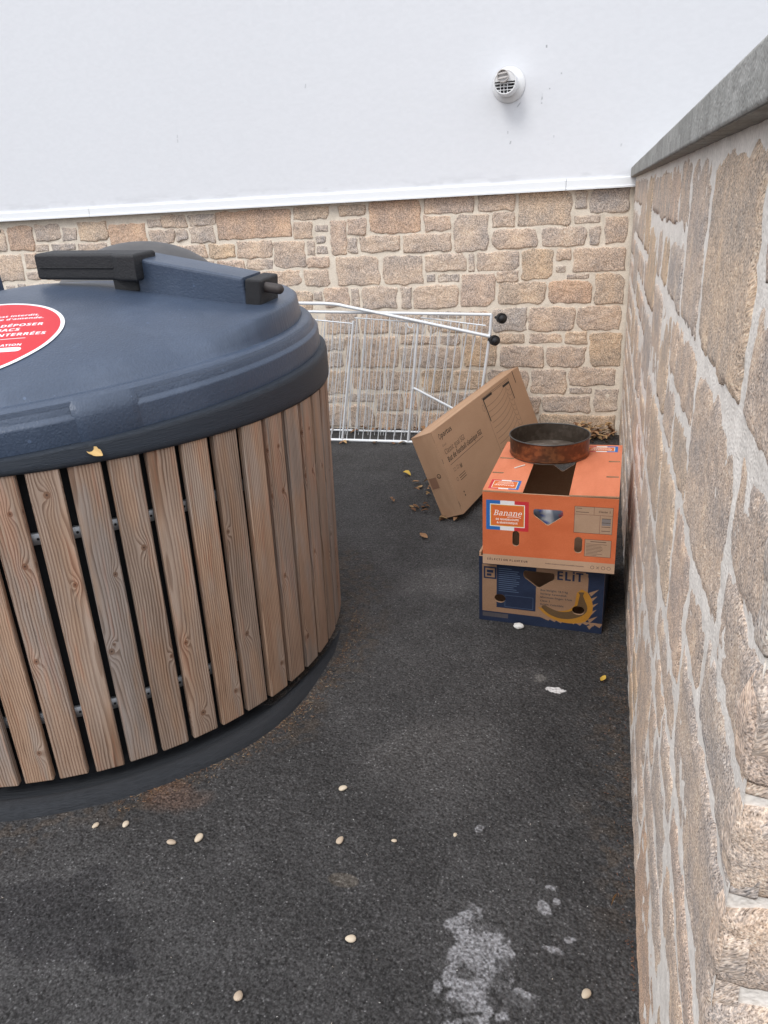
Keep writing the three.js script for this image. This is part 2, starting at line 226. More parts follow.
// building behind: coursed rubble plinth, white render above, metal drip rail between
const BZ = -4.437;
const building = thing('building_wall', 'white rendered building wall above a coursed granite rubble base', 'wall', [0, 0, BZ]);
const BACK_STONES = [[-1470,-1316,1243,1298],[-1288,-1001,1139,1306],[-977,-700,1230,1312],[-678,-482,1231,1307],[-465,-189,1147,1313],[-170,-111,1218,1308],[-95,99,1196,1308],[-1424,-1315,1139,1223],[-980,-831,1140,1221],[-814,-624,1030,1217],[-602,-483,1148,1221],[-172,-39,1149,1185],[-12,95,1044,1175],[-1530,-1438,1037,1221],[-1354,-1122,1044,1130],[-1103,-833,1034,1128],[-602,-364,1034,1133],[-341,-109,1038,1131],[-89,-39,1040,1128],[-1431,-1376,1040,1121],[-1510,-1252,862,1022],[-1228,-997,864,1018],[-980,-751,928,1018],[-733,-702,919,1017],[-686,-457,920,1021],[-443,-275,867,1022],[-260,-180,968,1021],[-168,102,904,1023],[-971,-929,873,911],[-910,-786,871,910],[-584,-460,863,920],[-199,-83,868,891],[-1595,-1445,740,851],[-1428,-1383,734,844],[-1359,-1152,727,849],[-1130,-1068,729,850],[-1054,-797,726,851],[-776,-590,731,906],[-570,-312,744,857],[-295,-66,740,859],[-50,99,732,891],[-1595,-1398,585,712],[-1378,-1215,588,704],[-1195,-997,586,701],[-979,-778,589,653],[-755,-617,587,707],[-601,-410,593,719],[-396,-152,593,720],[-137,92,595,720],[-977,-778,667,707],[-564,-424,527,577],[-392,-213,526,575],[-195,-80,517,583],[-62,103,396,577],[-1631,-1492,489,561],[-1640,-1510,383,469],[-1481,-1399,384,565],[-1379,-1159,387,564],[-1141,-1068,521,568],[-1054,-921,520,567],[-907,-791,520,570],[-1146,-1067,382,506],[-1048,-793,383,506],[-768,-582,393,569],[-554,-316,390,509],[-296,-84,390,503],[-1665,-1473,220,358],[-1454,-1262,248,367],[-1242,-1043,246,363],[-1023,-843,241,369],[-828,-640,255,365],[-624,-397,258,371],[-378,-184,237,376],[-167,82,286,386],[-158,-40,239,272],[-309,-43,130,224],[-24,103,136,264],[-1661,-1502,164,200],[-1488,-1325,172,223],[-1308,-1143,119,225],[-1125,-1055,127,227],[-1037,-869,129,223],[-852,-640,128,236],[-624,-441,132,238],[-422,-327,126,217],[-1683,-1510,8,143],[-1488,-1331,13,147],[-1316,-1059,0,100],[-1042,-774,0,110],[-754,-533,0,111],[-514,-350,0,110],[-329,99,0,112],[-3724,-3530,1131,1278],[-3511,-3321,1183,1279],[-3311,-3208,1182,1253],[-3189,-2981,1171,1280],[-2973,-2716,1137,1260],[-2698,-2605,1233,1277],[-2597,-2436,1228,1295],[-2418,-2244,1229,1291],[-2236,-1764,1145,1299],[-1747,-1529,1233,1301],[-3528,-3432,1123,1164],[-3405,-3235,1123,1164],[-2695,-2525,1138,1216],[-2513,-2438,1148,1211],[-2420,-2256,1133,1224],[-1757,-1641,1133,1221],[-3892,-3659,948,1108],[-3628,-3536,1021,1110],[-3639,-3540,951,999],[-3211,-3007,1110,1156],[-3876,-3744,1129,1267],[-2540,-2327,1048,1121],[-2310,-2141,1041,1119],[-2123,-1902,1034,1130],[-1889,-1695,974,1122],[-1679,-1634,1037,1117],[-2712,-2564,1049,1124],[-2448,-2287,986,1030],[-2270,-2090,970,1024],[-2072,-1907,970,1023],[-1684,-1551,969,1026],[-2277,-2050,875,955],[-2032,-1730,868,957],[-1714,-1559,863,955],[-2489,-2292,901,971],[-2747,-2500,952,1033],[-4600,-4327,5,135],[-4309,-4109,5,121],[-4091,-3877,5,98],[-3859,-3693,5,115],[-3675,-3375,5,97],[-3357,-3164,5,128],[-3146,-2850,5,117],[-2832,-2554,5,140],[-2536,-2307,5,115],[-2289,-2120,5,129],[-2102,-1904,5,123],[-1886,-1717,5,139],[-3660,-3452,125,260],[-4300,-4094,145,242],[-4076,-3874,145,253],[-3436,-3141,145,251],[-3083,-2897,145,264],[-2539,-2296,145,239],[-2278,-2057,145,266],[-4600,-4436,165,263],[-2878,-2650,165,279],[-2032,-1855,165,282],[-4420,-4205,265,357],[-2627,-2422,265,392],[-4180,-3960,285,411],[-3942,-3716,285,385],[-3698,-3408,285,378],[-3390,-3115,285,417],[-3097,-2896,285,384],[-2398,-2128,285,422],[-2880,-2708,305,420],[-2110,-1937,305,398],[-1899,-1702,305,406],[-4600,-4439,325,423],[-3940,-3685,405,511],[-3667,-3486,405,523],[-4420,-4144,425,549],[-3086,-2894,425,521],[-2676,-2498,425,521],[-2100,-1915,425,540],[-1897,-1724,425,533],[-4600,-4439,445,581],[-3461,-3295,445,580],[-2477,-2224,445,573],[-4120,-3844,525,636],[-3820,-3600,545,670],[-3262,-2976,545,663],[-2958,-2768,545,683],[-2750,-2570,545,644],[-4420,-4239,565,686],[-2201,-1935,565,698],[-1917,-1695,565,682],[-3580,-3357,605,726],[-2539,-2286,605,739],[-4220,-4049,665,784],[-4020,-3841,685,815],[-3323,-3096,685,789],[-4600,-4386,705,838],[-3068,-2888,705,841],[-2870,-2660,705,836],[-1902,-1674,705,837],[-2260,-2091,725,860],[-3820,-3616,745,855],[-3598,-3357,745,853],[-2600,-2304,765,869],[-4360,-4167,805,902],[-3329,-3145,805,924],[-4580,-4390,865,967],[-3112,-2937,865,964],[-4120,-3927,885,989],[-4340,-4161,945,1071],[-3503,-3297,945,1046],[-4600,-4393,985,1105],[-3275,-3046,985,1080],[-2988,-2809,985,1106],[-4140,-3936,1005,1106],[-4360,-4198,1105,1213],[-4180,-3966,1125,1229],[-4600,-4395,1145,1283],[-3800,-3677,145,242],[-1840,-1718,165,262],[-3280,-3152,445,520],[-2834,-2698,445,518],[-2920,-2768,865,935],[-4420,-4320,185,236],[-4120,-3998,425,480],[-4600,-4481,605,657],[-2640,-2558,685,745],[-4360,-4255,705,766],[-2060,-1943,725,791],[-4140,-4042,805,868],[-2740,-2638,865,918],[-4380,-4300,1245,1302],[-4282,-4184,1245,1304],[-4166,-4030,1245,1310],[-2620,-2559,165,205],[-2200,-2122,445,477],[-2200,-2142,505,546],[-3580,-3528,545,575],[-4220,-4160,565,610],[-3820,-3765,685,731],[-3747,-3692,685,720],[-1660,-1610,785,832],[-3900,-3841,845,876],[-3820,-3749,885,918],[-3731,-3671,885,924],[-3653,-3582,885,916],[-3564,-3513,885,925],[-3495,-3428,885,926],[-2610,-2522,885,916],[-260,-210,905,936],[-1620,-1555,1045,1085],[-3500,-3440,1065,1096],[-3422,-3351,1065,1104],[-2793,-2742,1065,1102],[-1620,-1562,1105,1140],[-1620,-1544,1165,1200],[-4000,-3918,1245,1292]];
{
  const N = 230, M = 66, g = new THREE.PlaneGeometry(4.9, 1.33, N, M), P = g.attributes.position, U = g.attributes.uv;
  for (let i = 0; i < P.count; i++) { const x = P.getX(i) - 2.25, y = P.getY(i) + 0.655; U.setXY(i, x, y); P.setXYZ(i, x, y, 0.006 * fb(x * 7, y * 7, 9) + 0.002 * fb(x * 40, y * 40, 2)); }
  g.computeVertexNormals(); mesh('mortar', g, mortarWarm, building);
    BACK_STONES.forEach(([x0, x1, y0, y1], i) => {
    const w = (x1 - x0) / 1000, h = (y1 - y0) / 1000, x = (x0 + x1) / 2000, y = (y0 + y1) / 2000; seed(i + 40); rnd();
    let k = pickStone(rnd()); if (w > 0.1 && h > 0.115 && y > 1.15 && w * h > 0.026 && x < -0.9) k = 8; if (w > 0.3 && y < 0.15 && x > -0.5) k = 7; if (w < 0.07 || h < 0.045) k = rnd() < 0.6 ? 4 : 6;
    mesh('stone', stoneGeo(w + 0.001, h + 0.001, rr(0.0038, 0.0068) * clamp(Math.min(w, h) / 0.06, 0.5, 1), 40, 3, i + 900), stoneMats[k], building, [x, Math.max(y, h / 2), 0.002]);
  });
  // wall core, render and rail
  mesh('wall_core', new THREE.BoxGeometry(12, 1.4, 0.3), concreteMat, building, [-1, 0.6, -0.17]);
  const dirt = dataTex(2048, 1024, (u, v, c) => {
    const n = pfb(u, v, 6, 4, 2), f = pn(u * 256, v * 256, 256, 5); let k = 225 + (n - 0.5) * 2 + (f - 0.5) * 3;
    const X = -5 + u * 6, Y = 1.36 + v * 3; // metres
    for (const [a, b, l, t, s] of RENDER_MARKS) { const dy = Y - b, dx = X - a - t * dy; if (Math.abs(dy) < l && Math.abs(dx) < 0.006) k -= s * sstep(0.005, 0.0015, Math.abs(dx)) * sstep(0.35, 0.6, pn(Y * 90 % 256, X * 30 % 256 + 256, 256, 3)); }
    const grime = sstep(0.06, 0.0, Y - 1.375) * sstep(0.5, 0.75, pfb(u * 1, v * 2, 64, 3, 9)); k -= grime * 9;
    c[0] = k; c[1] = k + 1; c[2] = k + 4;
  }, { wrap: THREE.MirroredRepeatWrapping });
  const rm = std({ map: dirt, bumpMap: rep(renderBump, 1), bumpScale: 0.0006, roughness: 0.85 }); rm.bumpMap.repeat.set(6, 3);
  const rsh = new THREE.Shape(); rsh.moveTo(-6, -3); rsh.lineTo(6, -3); rsh.lineTo(6, 3); rsh.lineTo(-6, 3); rsh.closePath(); { const hp = new THREE.Path(); hp.absarc(0.479, -2.543, 0.0565, 0, Math.PI * 2); rsh.holes.push(hp); } // core hole for the flue
  const rg = new THREE.ExtrudeGeometry(rsh, { depth: 0.3, bevelEnabled: false, curveSegments: 32 }).translate(0, 0, -0.15); { const P = rg.attributes.position, U = rg.attributes.uv; for (let i = 0; i < P.count; i++) U.setXY(i, (P.getX(i) - 1 + 5) / 6, (P.getY(i) + 3) / 3); }
  mesh('render', rg, rm, building, [-1, 1.36 + 3, -0.118]);
  const rs = new THREE.Shape(); rs.moveTo(0, 0); rs.lineTo(0.052, 0); rs.lineTo(0.052, 0.008); rs.lineTo(0.046, 0.012); rs.lineTo(0.044, 0.046); rs.lineTo(0.037, 0.05); rs.lineTo(0.037, 0.056); rs.lineTo(0, 0.056); rs.closePath();
  const railMat = std({ color: new THREE.Color().setRGB(0.82, 0.83, 0.84), roughness: 0.45 });
  for (const [a, b] of [[-7, -3.06], [-3.057, -0.22], [-0.217, 4]]) { const g = new THREE.ExtrudeGeometry(rs, { depth: b - a, bevelEnabled: false }); g.rotateY(-Math.PI / 2); g.translate(b, 0, 0); mesh('drip_rail', g, railMat, building, [0, 1.312, 0]); }
}

// flue terminal on the render
{
  const t = thing('flue_terminal', 'small white round flue terminal with grille sticking out of white wall', 'vent', [-0.521, 1.817, -4.402]);
  const wm = std({ color: new THREE.Color().setRGB(0.8, 0.8, 0.8), roughness: 0.45 }), dk = wm;
  const lg = new THREE.LatheGeometry([[0.05, 0.02], [0.06, 0.02], [0.079, 0.006], [0.082, 0.0]].map((p) => new THREE.Vector2(...p)), 48).rotateX(Math.PI / 2); mesh('wall_collar', lg, wm, t, [0.004, 0, 0]);
  const tg = new THREE.LatheGeometry([[0.056, 0], [0.056, 0.13], [0.054, 0.132], [0.05, 0.132], [0.049, 0.13], [0.049, -0.09], [0.0005, -0.09]].map((p) => new THREE.Vector2(...p)), 48).rotateX(Math.PI / 2); const tb = mesh('flue_tube', tg, wm, t);
  mesh('flue_liner', new THREE.CylinderGeometry(0.03, 0.03, 0.2, 32, 1, true).rotateX(Math.PI / 2).translate(-0.008, 0.02, 0.02), dk, tb);
  const hs = new THREE.Shape(); hs.absarc(0, 0, 0.0495, 0.05, Math.PI - 0.05); hs.closePath(); mesh('cover_plate', new THREE.ExtrudeGeometry(hs, { depth: 0.012, bevelEnabled: false, curveSegments: 24 }), wm, tb, [0, 0, 0.118]);
  const grille = []; for (const y of [-0.006, -0.02, -0.034]) { const w = Math.sqrt(0.0495 ** 2 - y * y); grille.push(new THREE.BoxGeometry(2 * w, 0.0032, 0.008).translate(0, y, 0.124)); } for (const x of [-0.022, -0.005, 0.012]) { const l = Math.sqrt(0.0495 ** 2 - x * x); grille.push(new THREE.BoxGeometry(0.0035, l, 0.007).translate(x, -l / 2, 0.1235)); }
  mesh('grille', mergeGeometries(grille), wm, tb);
  const eg = new THREE.LatheGeometry([[0.024, 0], [0.027, 0], [0.029, 0.005], [0.029, 0.03], [0.026, 0.032], [0.025, 0.03], [0.024, 0.0]].map((p) => new THREE.Vector2(...p)), 32).rotateX(Math.PI / 2); const ex = mesh('exhaust_outlet', eg, std({ color: new THREE.Color().setRGB(0.62, 0.58, 0.55), roughness: 0.5 }), t, [-0.008, 0.024, 0.127]);
  mesh('outlet_pipe', new THREE.CylinderGeometry(0.0235, 0.0235, 0.2, 24, 1, true).rotateX(Math.PI / 2), dk, ex, [0, 0, -0.09]);
  mesh('outlet_bar', mergeGeometries([0.012, -0.007].map((y) => new THREE.BoxGeometry(0.044, 0.0065, 0.006).rotateZ(0.12).translate(0, y, 0.026))), std({ color: new THREE.Color().setRGB(0.62, 0.58, 0.55), roughness: 0.5 }), ex);
}

// boundary wall: rubble granite with smeared mortar and concrete coping
{
  const W = thing('boundary_wall', 'granite rubble boundary wall with pale mortar and grey concrete coping', 'wall', [0.124, 0, 0]);
  const z0 = -4.42, z1 = -0.515, H = 1.357;
  const zs = []; for (let z = z1; z > -1.5; z -= 0.0065) zs.push(z); for (let z = -1.5; z > z0; z -= 0.018) zs.push(z); zs.push(z0);
  const M = 200, P = [], U = [], I = [];
  zs.forEach((s) => { for (let j = 0; j <= M; j++) { const y = j / M * H; P.push(0.0004 - 0.0011 * fb(s * 6, y * 6, 4) - 0.0021 * fb(s * 20, y * 20, 8) - 0.0005 * fb(s * 75, y * 75, 1), y, s); U.push(s + 3, y); } });
  for (let i = 0; i < zs.length - 1; i++) for (let j = 0; j < M; j++) { const a = i * (M + 1) + j, b = a + M + 1; I.push(a, a + 1, b, a + 1, b + 1, b); }
  const g = new THREE.BufferGeometry(); g.setAttribute('position', new THREE.Float32BufferAttribute(P, 3)); g.setAttribute('uv', new THREE.Float32BufferAttribute(U, 2)); g.setIndex(I); g.computeVertexNormals(); mesh('mortar', g, mortarMat, W);
  mesh('wall_core', new THREE.BoxGeometry(0.24, 1.35, z1 - z0 - 0.03), concreteMat, W, [0.14, 0.675, (z0 + z1) / 2 - 0.012]);
  { // end of the wall beside the camera: mortar bed and quoins facing the yard entrance
    const n = 60, m = 220, p = [], uv = [], ix = []; for (let i = 0; i <= n; i++) for (let j = 0; j <= m; j++) { const x = i / n * 0.28, y = j / m * H; p.push(x, y, z1 - 0.004 + 0.002 * fb(x * 20, y * 20, 3)); uv.push(x + 7, y); }
    for (let i = 0; i < n; i++) for (let j = 0; j < m; j++) { const a = i * (m + 1) + j, b = a + m + 1; ix.push(a, b, a + 1, a + 1, b, b + 1); }
    const g2 = new THREE.BufferGeometry(); g2.setAttribute('position', new THREE.Float32BufferAttribute(p, 3)); g2.setAttribute('uv', new THREE.Float32BufferAttribute(uv, 2)); g2.setIndex(ix); g2.computeVertexNormals(); mesh('mortar', g2, mortarMat, W);
    const Q = [0, 0.115, 0.235, 0.345, 0.47, 0.565, 0.655, 0.765, 0.872, 0.985, 1.1, 1.225, 1.352];
    for (let r = 0; r < Q.length - 1; r++) { seed(4400 + r); const y0 = Q[r] + rr(0.005, 0.01), y1 = Q[r + 1] - rr(0.005, 0.01), w = r % 2 ? 0.272 : rr(0.15, 0.2); const parts = r % 2 ? [[-0.006, w]] : [[-0.006, w], [w + 0.008, 0.272 - w - 0.012]];
      parts.forEach(([x, l], k) => mesh('quoin', roughStone(l, y1 - y0, rr(0.0025, 0.005), 0.003, 4600 + r * 2 + k, 0.45), nearStoneMats[[0, 6, 1, 4, 2, 5][(r * 2 + k + (r > 7 ? 1 : 0)) % 6]], W, [x + l / 2, (y0 + y1) / 2, z1])); }
  }
  const J = [0, 0.115, 0.235, 0.345, 0.47, 0.565, 0.655, 0.765, 0.872, 0.985, 1.1, 1.225, 1.352]; let n = 0;
  const skip = new Map();
  for (let r = 0; r < J.length - 1; r++) {
    seed(300 + r); let z = z1 + 0.011;
    while (z > z0 + 0.06) {
      let L = Math.min(rr(0.18, 0.46), z - z0 - 0.02); let y0 = J[r] + rr(0.003, 0.012), y1 = J[r + 1] - rr(0.003, 0.012);
      const key = skip.get(r) || [], inside = key.find(([a, b]) => z > a + 0.002 && z <= b + 0.03); if (inside) { z = inside[0]; continue; }
      for (const [a, b] of key) if (b < z && z - L < b + 0.05) L = z - b;
      const mid = z - L / 2; {
        if (r < J.length - 2 && rnd() < 0.42 && L > 0.2) { y1 = J[r + 2] - 0.008; const k = skip.get(r + 1) || []; k.push([z - L, z]); skip.set(r + 1, k); }
        const w = L - rr(0.014, 0.03), h = y1 - y0; seed(7000 + n); rnd(); const near = mid > -1.5;
const gg = roughStone(w + 0.004, h + 0.004, rr(0.0012, 0.003), mid > -0.95 ? 0.003 : mid > -1.6 ? 0.004 : mid > -2.3 ? 0.007 : 0.013, 5000 + n);
        mesh('stone', gg, nearStoneMats[pickStone(rnd())], W, [0, (y0 + y1) / 2, mid], [0, -Math.PI / 2, 0]); n++;
        seed(9000 + n);
      }
      z -= L;
    }
  }
  let zc = -0.49; for (const L of [0.56, 0.95, 0.95, 0.95, 0.95, 0.6]) { const e = Math.max(zc - L, -4.4); mesh('coping_slab', boxUV(new RoundedBoxGeometry(0.33, 0.046, zc - e - 0.006, 2, 0.005), zc), concreteMat, W, [0.138, 1.3795 + rr(-0.001, 0.001), (zc + e) / 2]); zc = e; if (zc <= -4.39) break; }
}
// ---------------------------------------------------------------- waste container
const CX = -1.596, CZ = -1.948;
{
  const B = thing('waste_container', 'large round semi-buried waste container with weathered timber slats and dark blue lid', 'waste container', [CX, 0, CZ]);
  // timber: weathered softwood, plain-sawn figure with knots; v runs along the slat
  const woods = [];
  for (let k = 0; k < 8; k++) {
    seed(1200 + k * 3); const kn = []; const nk = 1 + Math.floor(rnd() * 3.4); for (let i = 0; i < nk; i++) kn.push([rr(0.006, 0.064), rr(0.05, 0.76), rr(0.003, 0.0065)]);
    const x0 = rr(-0.03, 0.1), dep = rr(0.004, 0.022), ph = rr(0, 50), slope = rr(-0.02, 0.02), per = rr(0.0044, 0.0088), grey = rr(0, 1), arch = rnd() < 0.35 ? rr(0.01, 0.025) : rr(0.0005, 0.003);
    const ring = (x, y) => {
      let X = x + 0.007 * IN.noise(y * 4, ph, 1) + 0.0014 * IN.noise(y * 26, x * 90, ph), D = dep + arch * (0.5 + 0.5 * IN.noise(y * 2.6, ph, 7));
      let r = Math.hypot(X - x0 - slope * (y - 0.4), D);
      for (const [a, b, s] of kn) { const dx = x - a, dy = (y - b) / 2.1, d = Math.hypot(dx, dy); r += s * 2.4 * Math.exp(-(d * d) / (s * s * 5)); }
      return r / per;
    };
    const val = (u, v) => {
      const x = u * 0.071, y = v * 0.8; let f = ring(x, y); f -= Math.floor(f); let late = sstep(0.35, 0.86, f) * sstep(1.0, 0.93, f), knot = 0, core = 0;
      for (const [a, b, s] of kn) { const d = Math.hypot(x - a, (y - b) / 1.25); if (d < s * 1.6) { const rg = 0.5 + 0.5 * Math.sin(d / s * 14); knot = Math.max(knot, sstep(s * 1.5, s * 0.9, d)); late = mix(late, 0.35 + 0.5 * rg, sstep(s * 1.5, s * 0.9, d)); core = Math.max(core, sstep(s * 0.45, s * 0.2, d)); } }
      return [late, knot, core, x, y];
    };
    const map = dataTex(160, 1408, (u, v, c) => {
      const [late, knot, core, x, y] = val(u, v), fi = IN.noise(x * 900, y * 22, ph), st = fb(x * 40, y * 3, ph + 3), w = sstep(-0.35, 0.5, fb(x * 25 + 3, y * 4, ph + 9)) * (0.35 + 0.65 * grey), red = sstep(0.25, 0.6, fb(x * 60, y * 5, ph + 20)), pale = fb(x * 14, y * 2.2, ph + 40);
      const lt = late * (0.6 + 0.5 * sstep(-0.3, 0.5, fb(x * 30, y * 3.5, ph + 80)));
      let r = mix(178, 126, lt), g = mix(147, 95, lt), b = mix(123, 74, lt);
      r = mix(r, mix(165, 127, lt), w); g = mix(g, mix(148, 108, lt), w); b = mix(b, mix(135, 94, lt), w);
      r += red * 4; g -= red * 4; b -= red * 6; const k = fi * 12 + st * 12 + pale * 11; r += k; g += k; b += k;
      r = mix(r, r * 0.86, knot); g = mix(g, g * 0.78, knot); b = mix(b, b * 0.72, knot); r *= 1 - 0.45 * core; g *= 1 - 0.5 * core; b *= 1 - 0.5 * core;
      const chk = IN.noise(x * 420, y * 5, ph + 60) > 0.66 ? 1 : 0; r -= chk * 34; g -= chk * 30; b -= chk * 26;
      c[0] = r; c[1] = g; c[2] = b;
    }, { wrap: THREE.ClampToEdgeWrapping });
    const bump = dataTex(160, 1408, (u, v, c) => { const [late, knot, core, x, y] = val(u, v); c[0] = c[1] = c[2] = 90 + late * 95 + IN.noise(x * 900, y * 22, ph) * 36 - core * 60 - (IN.noise(x * 420, y * 5, ph + 60) > 0.66 ? 70 : 0); }, { srgb: false, wrap: THREE.ClampToEdgeWrapping });
    const wk = [0.88, 0.98, 0.93, 1.0, 0.86, 0.95, 1.0, 0.9][k], wg = [0.025, 0.015, 0.03, 0, 0.035, 0.015, 0.03, 0.01][k]; woods.push(std({ color: new THREE.Color().setRGB(wk - wg, wk, wk + wg * 1.4), map, bumpMap: bump, bumpScale: 0.0016, roughness: 0.82 }));
  }
  const NS = 62, ST = 360 / NS, PH = 57.4, sg = new RoundedBoxGeometry(0.068, 0.8, 0.021, 2, 0.0045), R = 0.824;
  { // one texture along the whole section, sides included
    const P = sg.attributes.position, N = sg.attributes.normal, U = sg.attributes.uv; for (let i = 0; i < P.count; i++) { const side = Math.abs(N.getX(i)) > 0.7; U.setXY(i, side ? clamp(0.5 + P.getZ(i) / 0.0712, 0, 1) : P.getX(i) / 0.0712 + 0.5, P.getY(i) / 0.8 + 0.5); }
  }
  for (let k = 0; k < NS; k++) {
    seed(600 + k); const a = THREE.MathUtils.degToRad(PH + ST / 2 - ST * k) + rr(-0.0025, 0.0025), r = R - 0.0105 + rr(-0.0015, 0.0015), ww = rr(0.985, 1.012);
    const s = mesh('slat', sg, woods[(k * 5 + Math.floor(rnd() * 3)) % 8], B); s.scale.x = ww;
    s.rotation.order = 'YXZ'; s.rotation.set(0.016, Math.PI / 2 - a, rr(-0.002, 0.002)); if (k % 2) s.rotation.z += Math.PI;
    s.position.set(Math.cos(a) * r, 0.438 + rr(-0.0015, 0.0015), Math.sin(a) * r);
  }
  const lathe = (pts, n = 96) => new THREE.LatheGeometry(pts.map((p) => new THREE.Vector2(...p)), n);
  const black = std({ color: new THREE.Color().setRGB(0.012, 0.012, 0.014), roughness: 0.75 });
  mesh('liner', lathe([[0.772, 0.001], [0.782, 0.86]]), black, B);
  const zinc = std({ color: new THREE.Color().setRGB(0.42, 0.43, 0.44), metalness: 0.75, roughness: 0.5 });
  for (const y of [0.664, 0.204]) {
    const st = mesh('metal_strap', lathe([[0.7845, -0.0125], [0.7985, -0.0125], [0.7985, 0.0125], [0.7845, 0.0125]].map(([r, q]) => [r + (y - 0.44) * 0.016, q])), zinc, B, [0, y, 0]);
    const hs = []; for (let k = 0; k < NS; k++) { const a = THREE.MathUtils.degToRad(PH - ST * k); for (const [da, dy] of [[-0.002, 0.001]]) hs.push(new THREE.CylinderGeometry(0.0032, 0.0032, 0.002, 8).rotateZ(Math.PI / 2).translate(0.7982 + (y - 0.44) * 0.016, dy, 0).rotateY(-a - da)); }
    mesh('slot', mergeGeometries(hs), black, st).userData = { kind: 'stuff' };
  }
  // plastics
  const lidSpots = worley(26, 61);
  const dustMap = dataTex(1024, 1024, (u, v, c) => { const n = pfb(u, v, 6, 5, 4), f = rnd(), s = pn(u * 256, v * 256, 256, 12), d = sstep(0.52, 0.72, pfb(u, v, 11, 4, 9)); let k = 205 + (n - 0.5) * 34 + (s - 0.5) * 12; k += d * 10; if (f > 0.9992) k += 60; const [q1, , qi] = lidSpots(u, v); if (qi > 0.9 && q1 < 0.09 * (qi - 0.88) * 10) k += 50; const scr = pn(u * 200, v * 12, 200, 14); if (scr > 0.93) k += 10; c[0] = k + d * 6; c[1] = k + d * 3; c[2] = k; });
  const dustRough = dataTex(512, 512, (u, v, c) => { c[0] = c[1] = c[2] = 112 + (pfb(u, v, 7, 5, 4) - 0.5) * 40; }, { srgb: false });
  const finePlastic = dataTex(512, 512, (u, v, c) => { c[0] = c[1] = c[2] = pfb(u, v, 64, 3, 3) * 255; }, { srgb: false });
  const blue = std({ color: new THREE.Color().setRGB(0.08, 0.113, 0.178), map: dustMap, roughnessMap: dustRough, roughness: 0.86, bumpMap: rep(finePlastic, 4), bumpScale: 0.0008 });
  const darkBlue = std({ color: new THREE.Color().setRGB(0.03, 0.042, 0.062), map: dustMap, roughness: 0.55, bumpMap: rep(finePlastic, 4), bumpScale: 0.0008 });
  const darkGrey = std({ color: new THREE.Color().setRGB(0.03, 0.03, 0.033), map: dustMap, roughness: 0.6, bumpMap: rep(finePlastic, 4), bumpScale: 0.001 });
  { // rubber kerb ring, sinking into the asphalt where the ground rises towards the wall
    const g = lathe([[0.772, 0.004], [0.822, 0.006], [0.838, 0.016], [0.852, 0.027], [0.866, 0.0295], [0.88, 0.024], [0.892, 0.01], [0.897, -0.008]], 160), P = g.attributes.position;
    for (let i = 0; i < P.count; i++) { const a = Math.atan2(P.getZ(i), P.getX(i)), k = sstep(0.62, -0.25, a) * sstep(-2.9, -2.0, a), q = 1 - 0.05 * sstep(0.62, 0.05, a) * sstep(-2.9, -2.0, a); P.setXYZ(i, P.getX(i) * q, P.getY(i) - k * 0.03, P.getZ(i) * q); }
    g.computeVertexNormals(); mesh('base_ring', g, std({ color: new THREE.Color().setRGB(0.04, 0.045, 0.054), map: dustMap, roughness: 0.75, bumpMap: rep(finePlastic, 3), bumpScale: 0.002 }), B);
  }
  { // collar: cylinder whose upper edge follows the tilted lid
    const g = lathe([[0.79, 0.845], [0.826, 0.822], [0.834, 0.824], [0.838, 0.831], [0.838, 0.84], [0.8375, 0.862], [0.835, 0.868], [0.828, 0.871], [0.79, 0.872]], 128), P = g.attributes.position;
    for (let i = 0; i < P.count; i++) { const y = P.getY(i); if (y > 0.836) P.setY(i, 0.836 + (y - 0.836) * Math.max(0.012, 0.037 + 0.046 * P.getX(i) - 0.046 * P.getZ(i)) / 0.035); }
    g.computeVertexNormals(); mesh('collar', g, darkBlue, B);
  }
  // lid, tilted a few degrees towards the yard
  const profile = [[0.8, 0.0], [0.817, 0.0], [0.8205, 0.003], [0.8205, 0.05], [0.8185, 0.056], [0.8115, 0.06], [0.8095, 0.064], [0.807, 0.076], [0.8, 0.086], [0.789, 0.0915], [0.777, 0.0925], [0.766, 0.0915], [0.758, 0.091], [0.752, 0.0925]];
  const soft = [[0.752, 0.0925], [0.742, 0.1], [0.727, 0.113], [0.705, 0.128], [0.67, 0.1445], [0.61, 0.165], [0.53, 0.1865], [0.43, 0.2075], [0.33, 0.2265], [0.22, 0.2435], [0.1, 0.257], [0.0005, 0.262]];
  const box = [[0.775, 0.0925], [0.7735, 0.112], [0.7705, 0.147], [0.757, 0.1575], [0.69, 0.164], [0.62, 0.174], [0.53, 0.19], [0.43, 0.209], [0.33, 0.2265], [0.22, 0.2435], [0.1, 0.257], [0.0005, 0.262]];
  const boxy = (a) => sstep(0.45, 0.05, a) * sstep(-2.6, -1.2, a) ; // angle from +x towards the yard (+z)
  const lidH = (x, z) => { const r = Math.hypot(x, z), s = boxy(Math.atan2(z, x)); const at = (t) => { for (let i = 0; i < t.length - 1; i++) if (r <= t[i][0] && r >= t[i + 1][0]) { const k = (r - t[i][0]) / (t[i + 1][0] - t[i][0]); return mix(t[i][1], t[i + 1][1], k); } return 0.0925; }; return mix(at(soft), at(box), s); };
  const nS = 160, P = [], U = [], I = [], rows = profile.length + soft.length - 1;
  for (let j = 0; j < rows; j++) for (let i = 0; i <= nS; i++) {
    const a = i / nS * Math.PI * 2 - Math.PI; let r, y; if (j < profile.length) { [r, y] = profile[j]; const k = j - profile.length + 4; if (k > 0) r = mix(r, 0.7775 - 0.0008 * k, boxy(a)); } else { const q = j - profile.length + 1, s = boxy(a); r = mix(soft[q][0], box[q][0], s); y = mix(soft[q][1], box[q][1], s); }
    P.push(r * Math.cos(a), y, r * Math.sin(a)); U.push(j < 8 ? a * 0.88 : r * Math.cos(a), j < 8 ? y : r * Math.sin(a));
  }
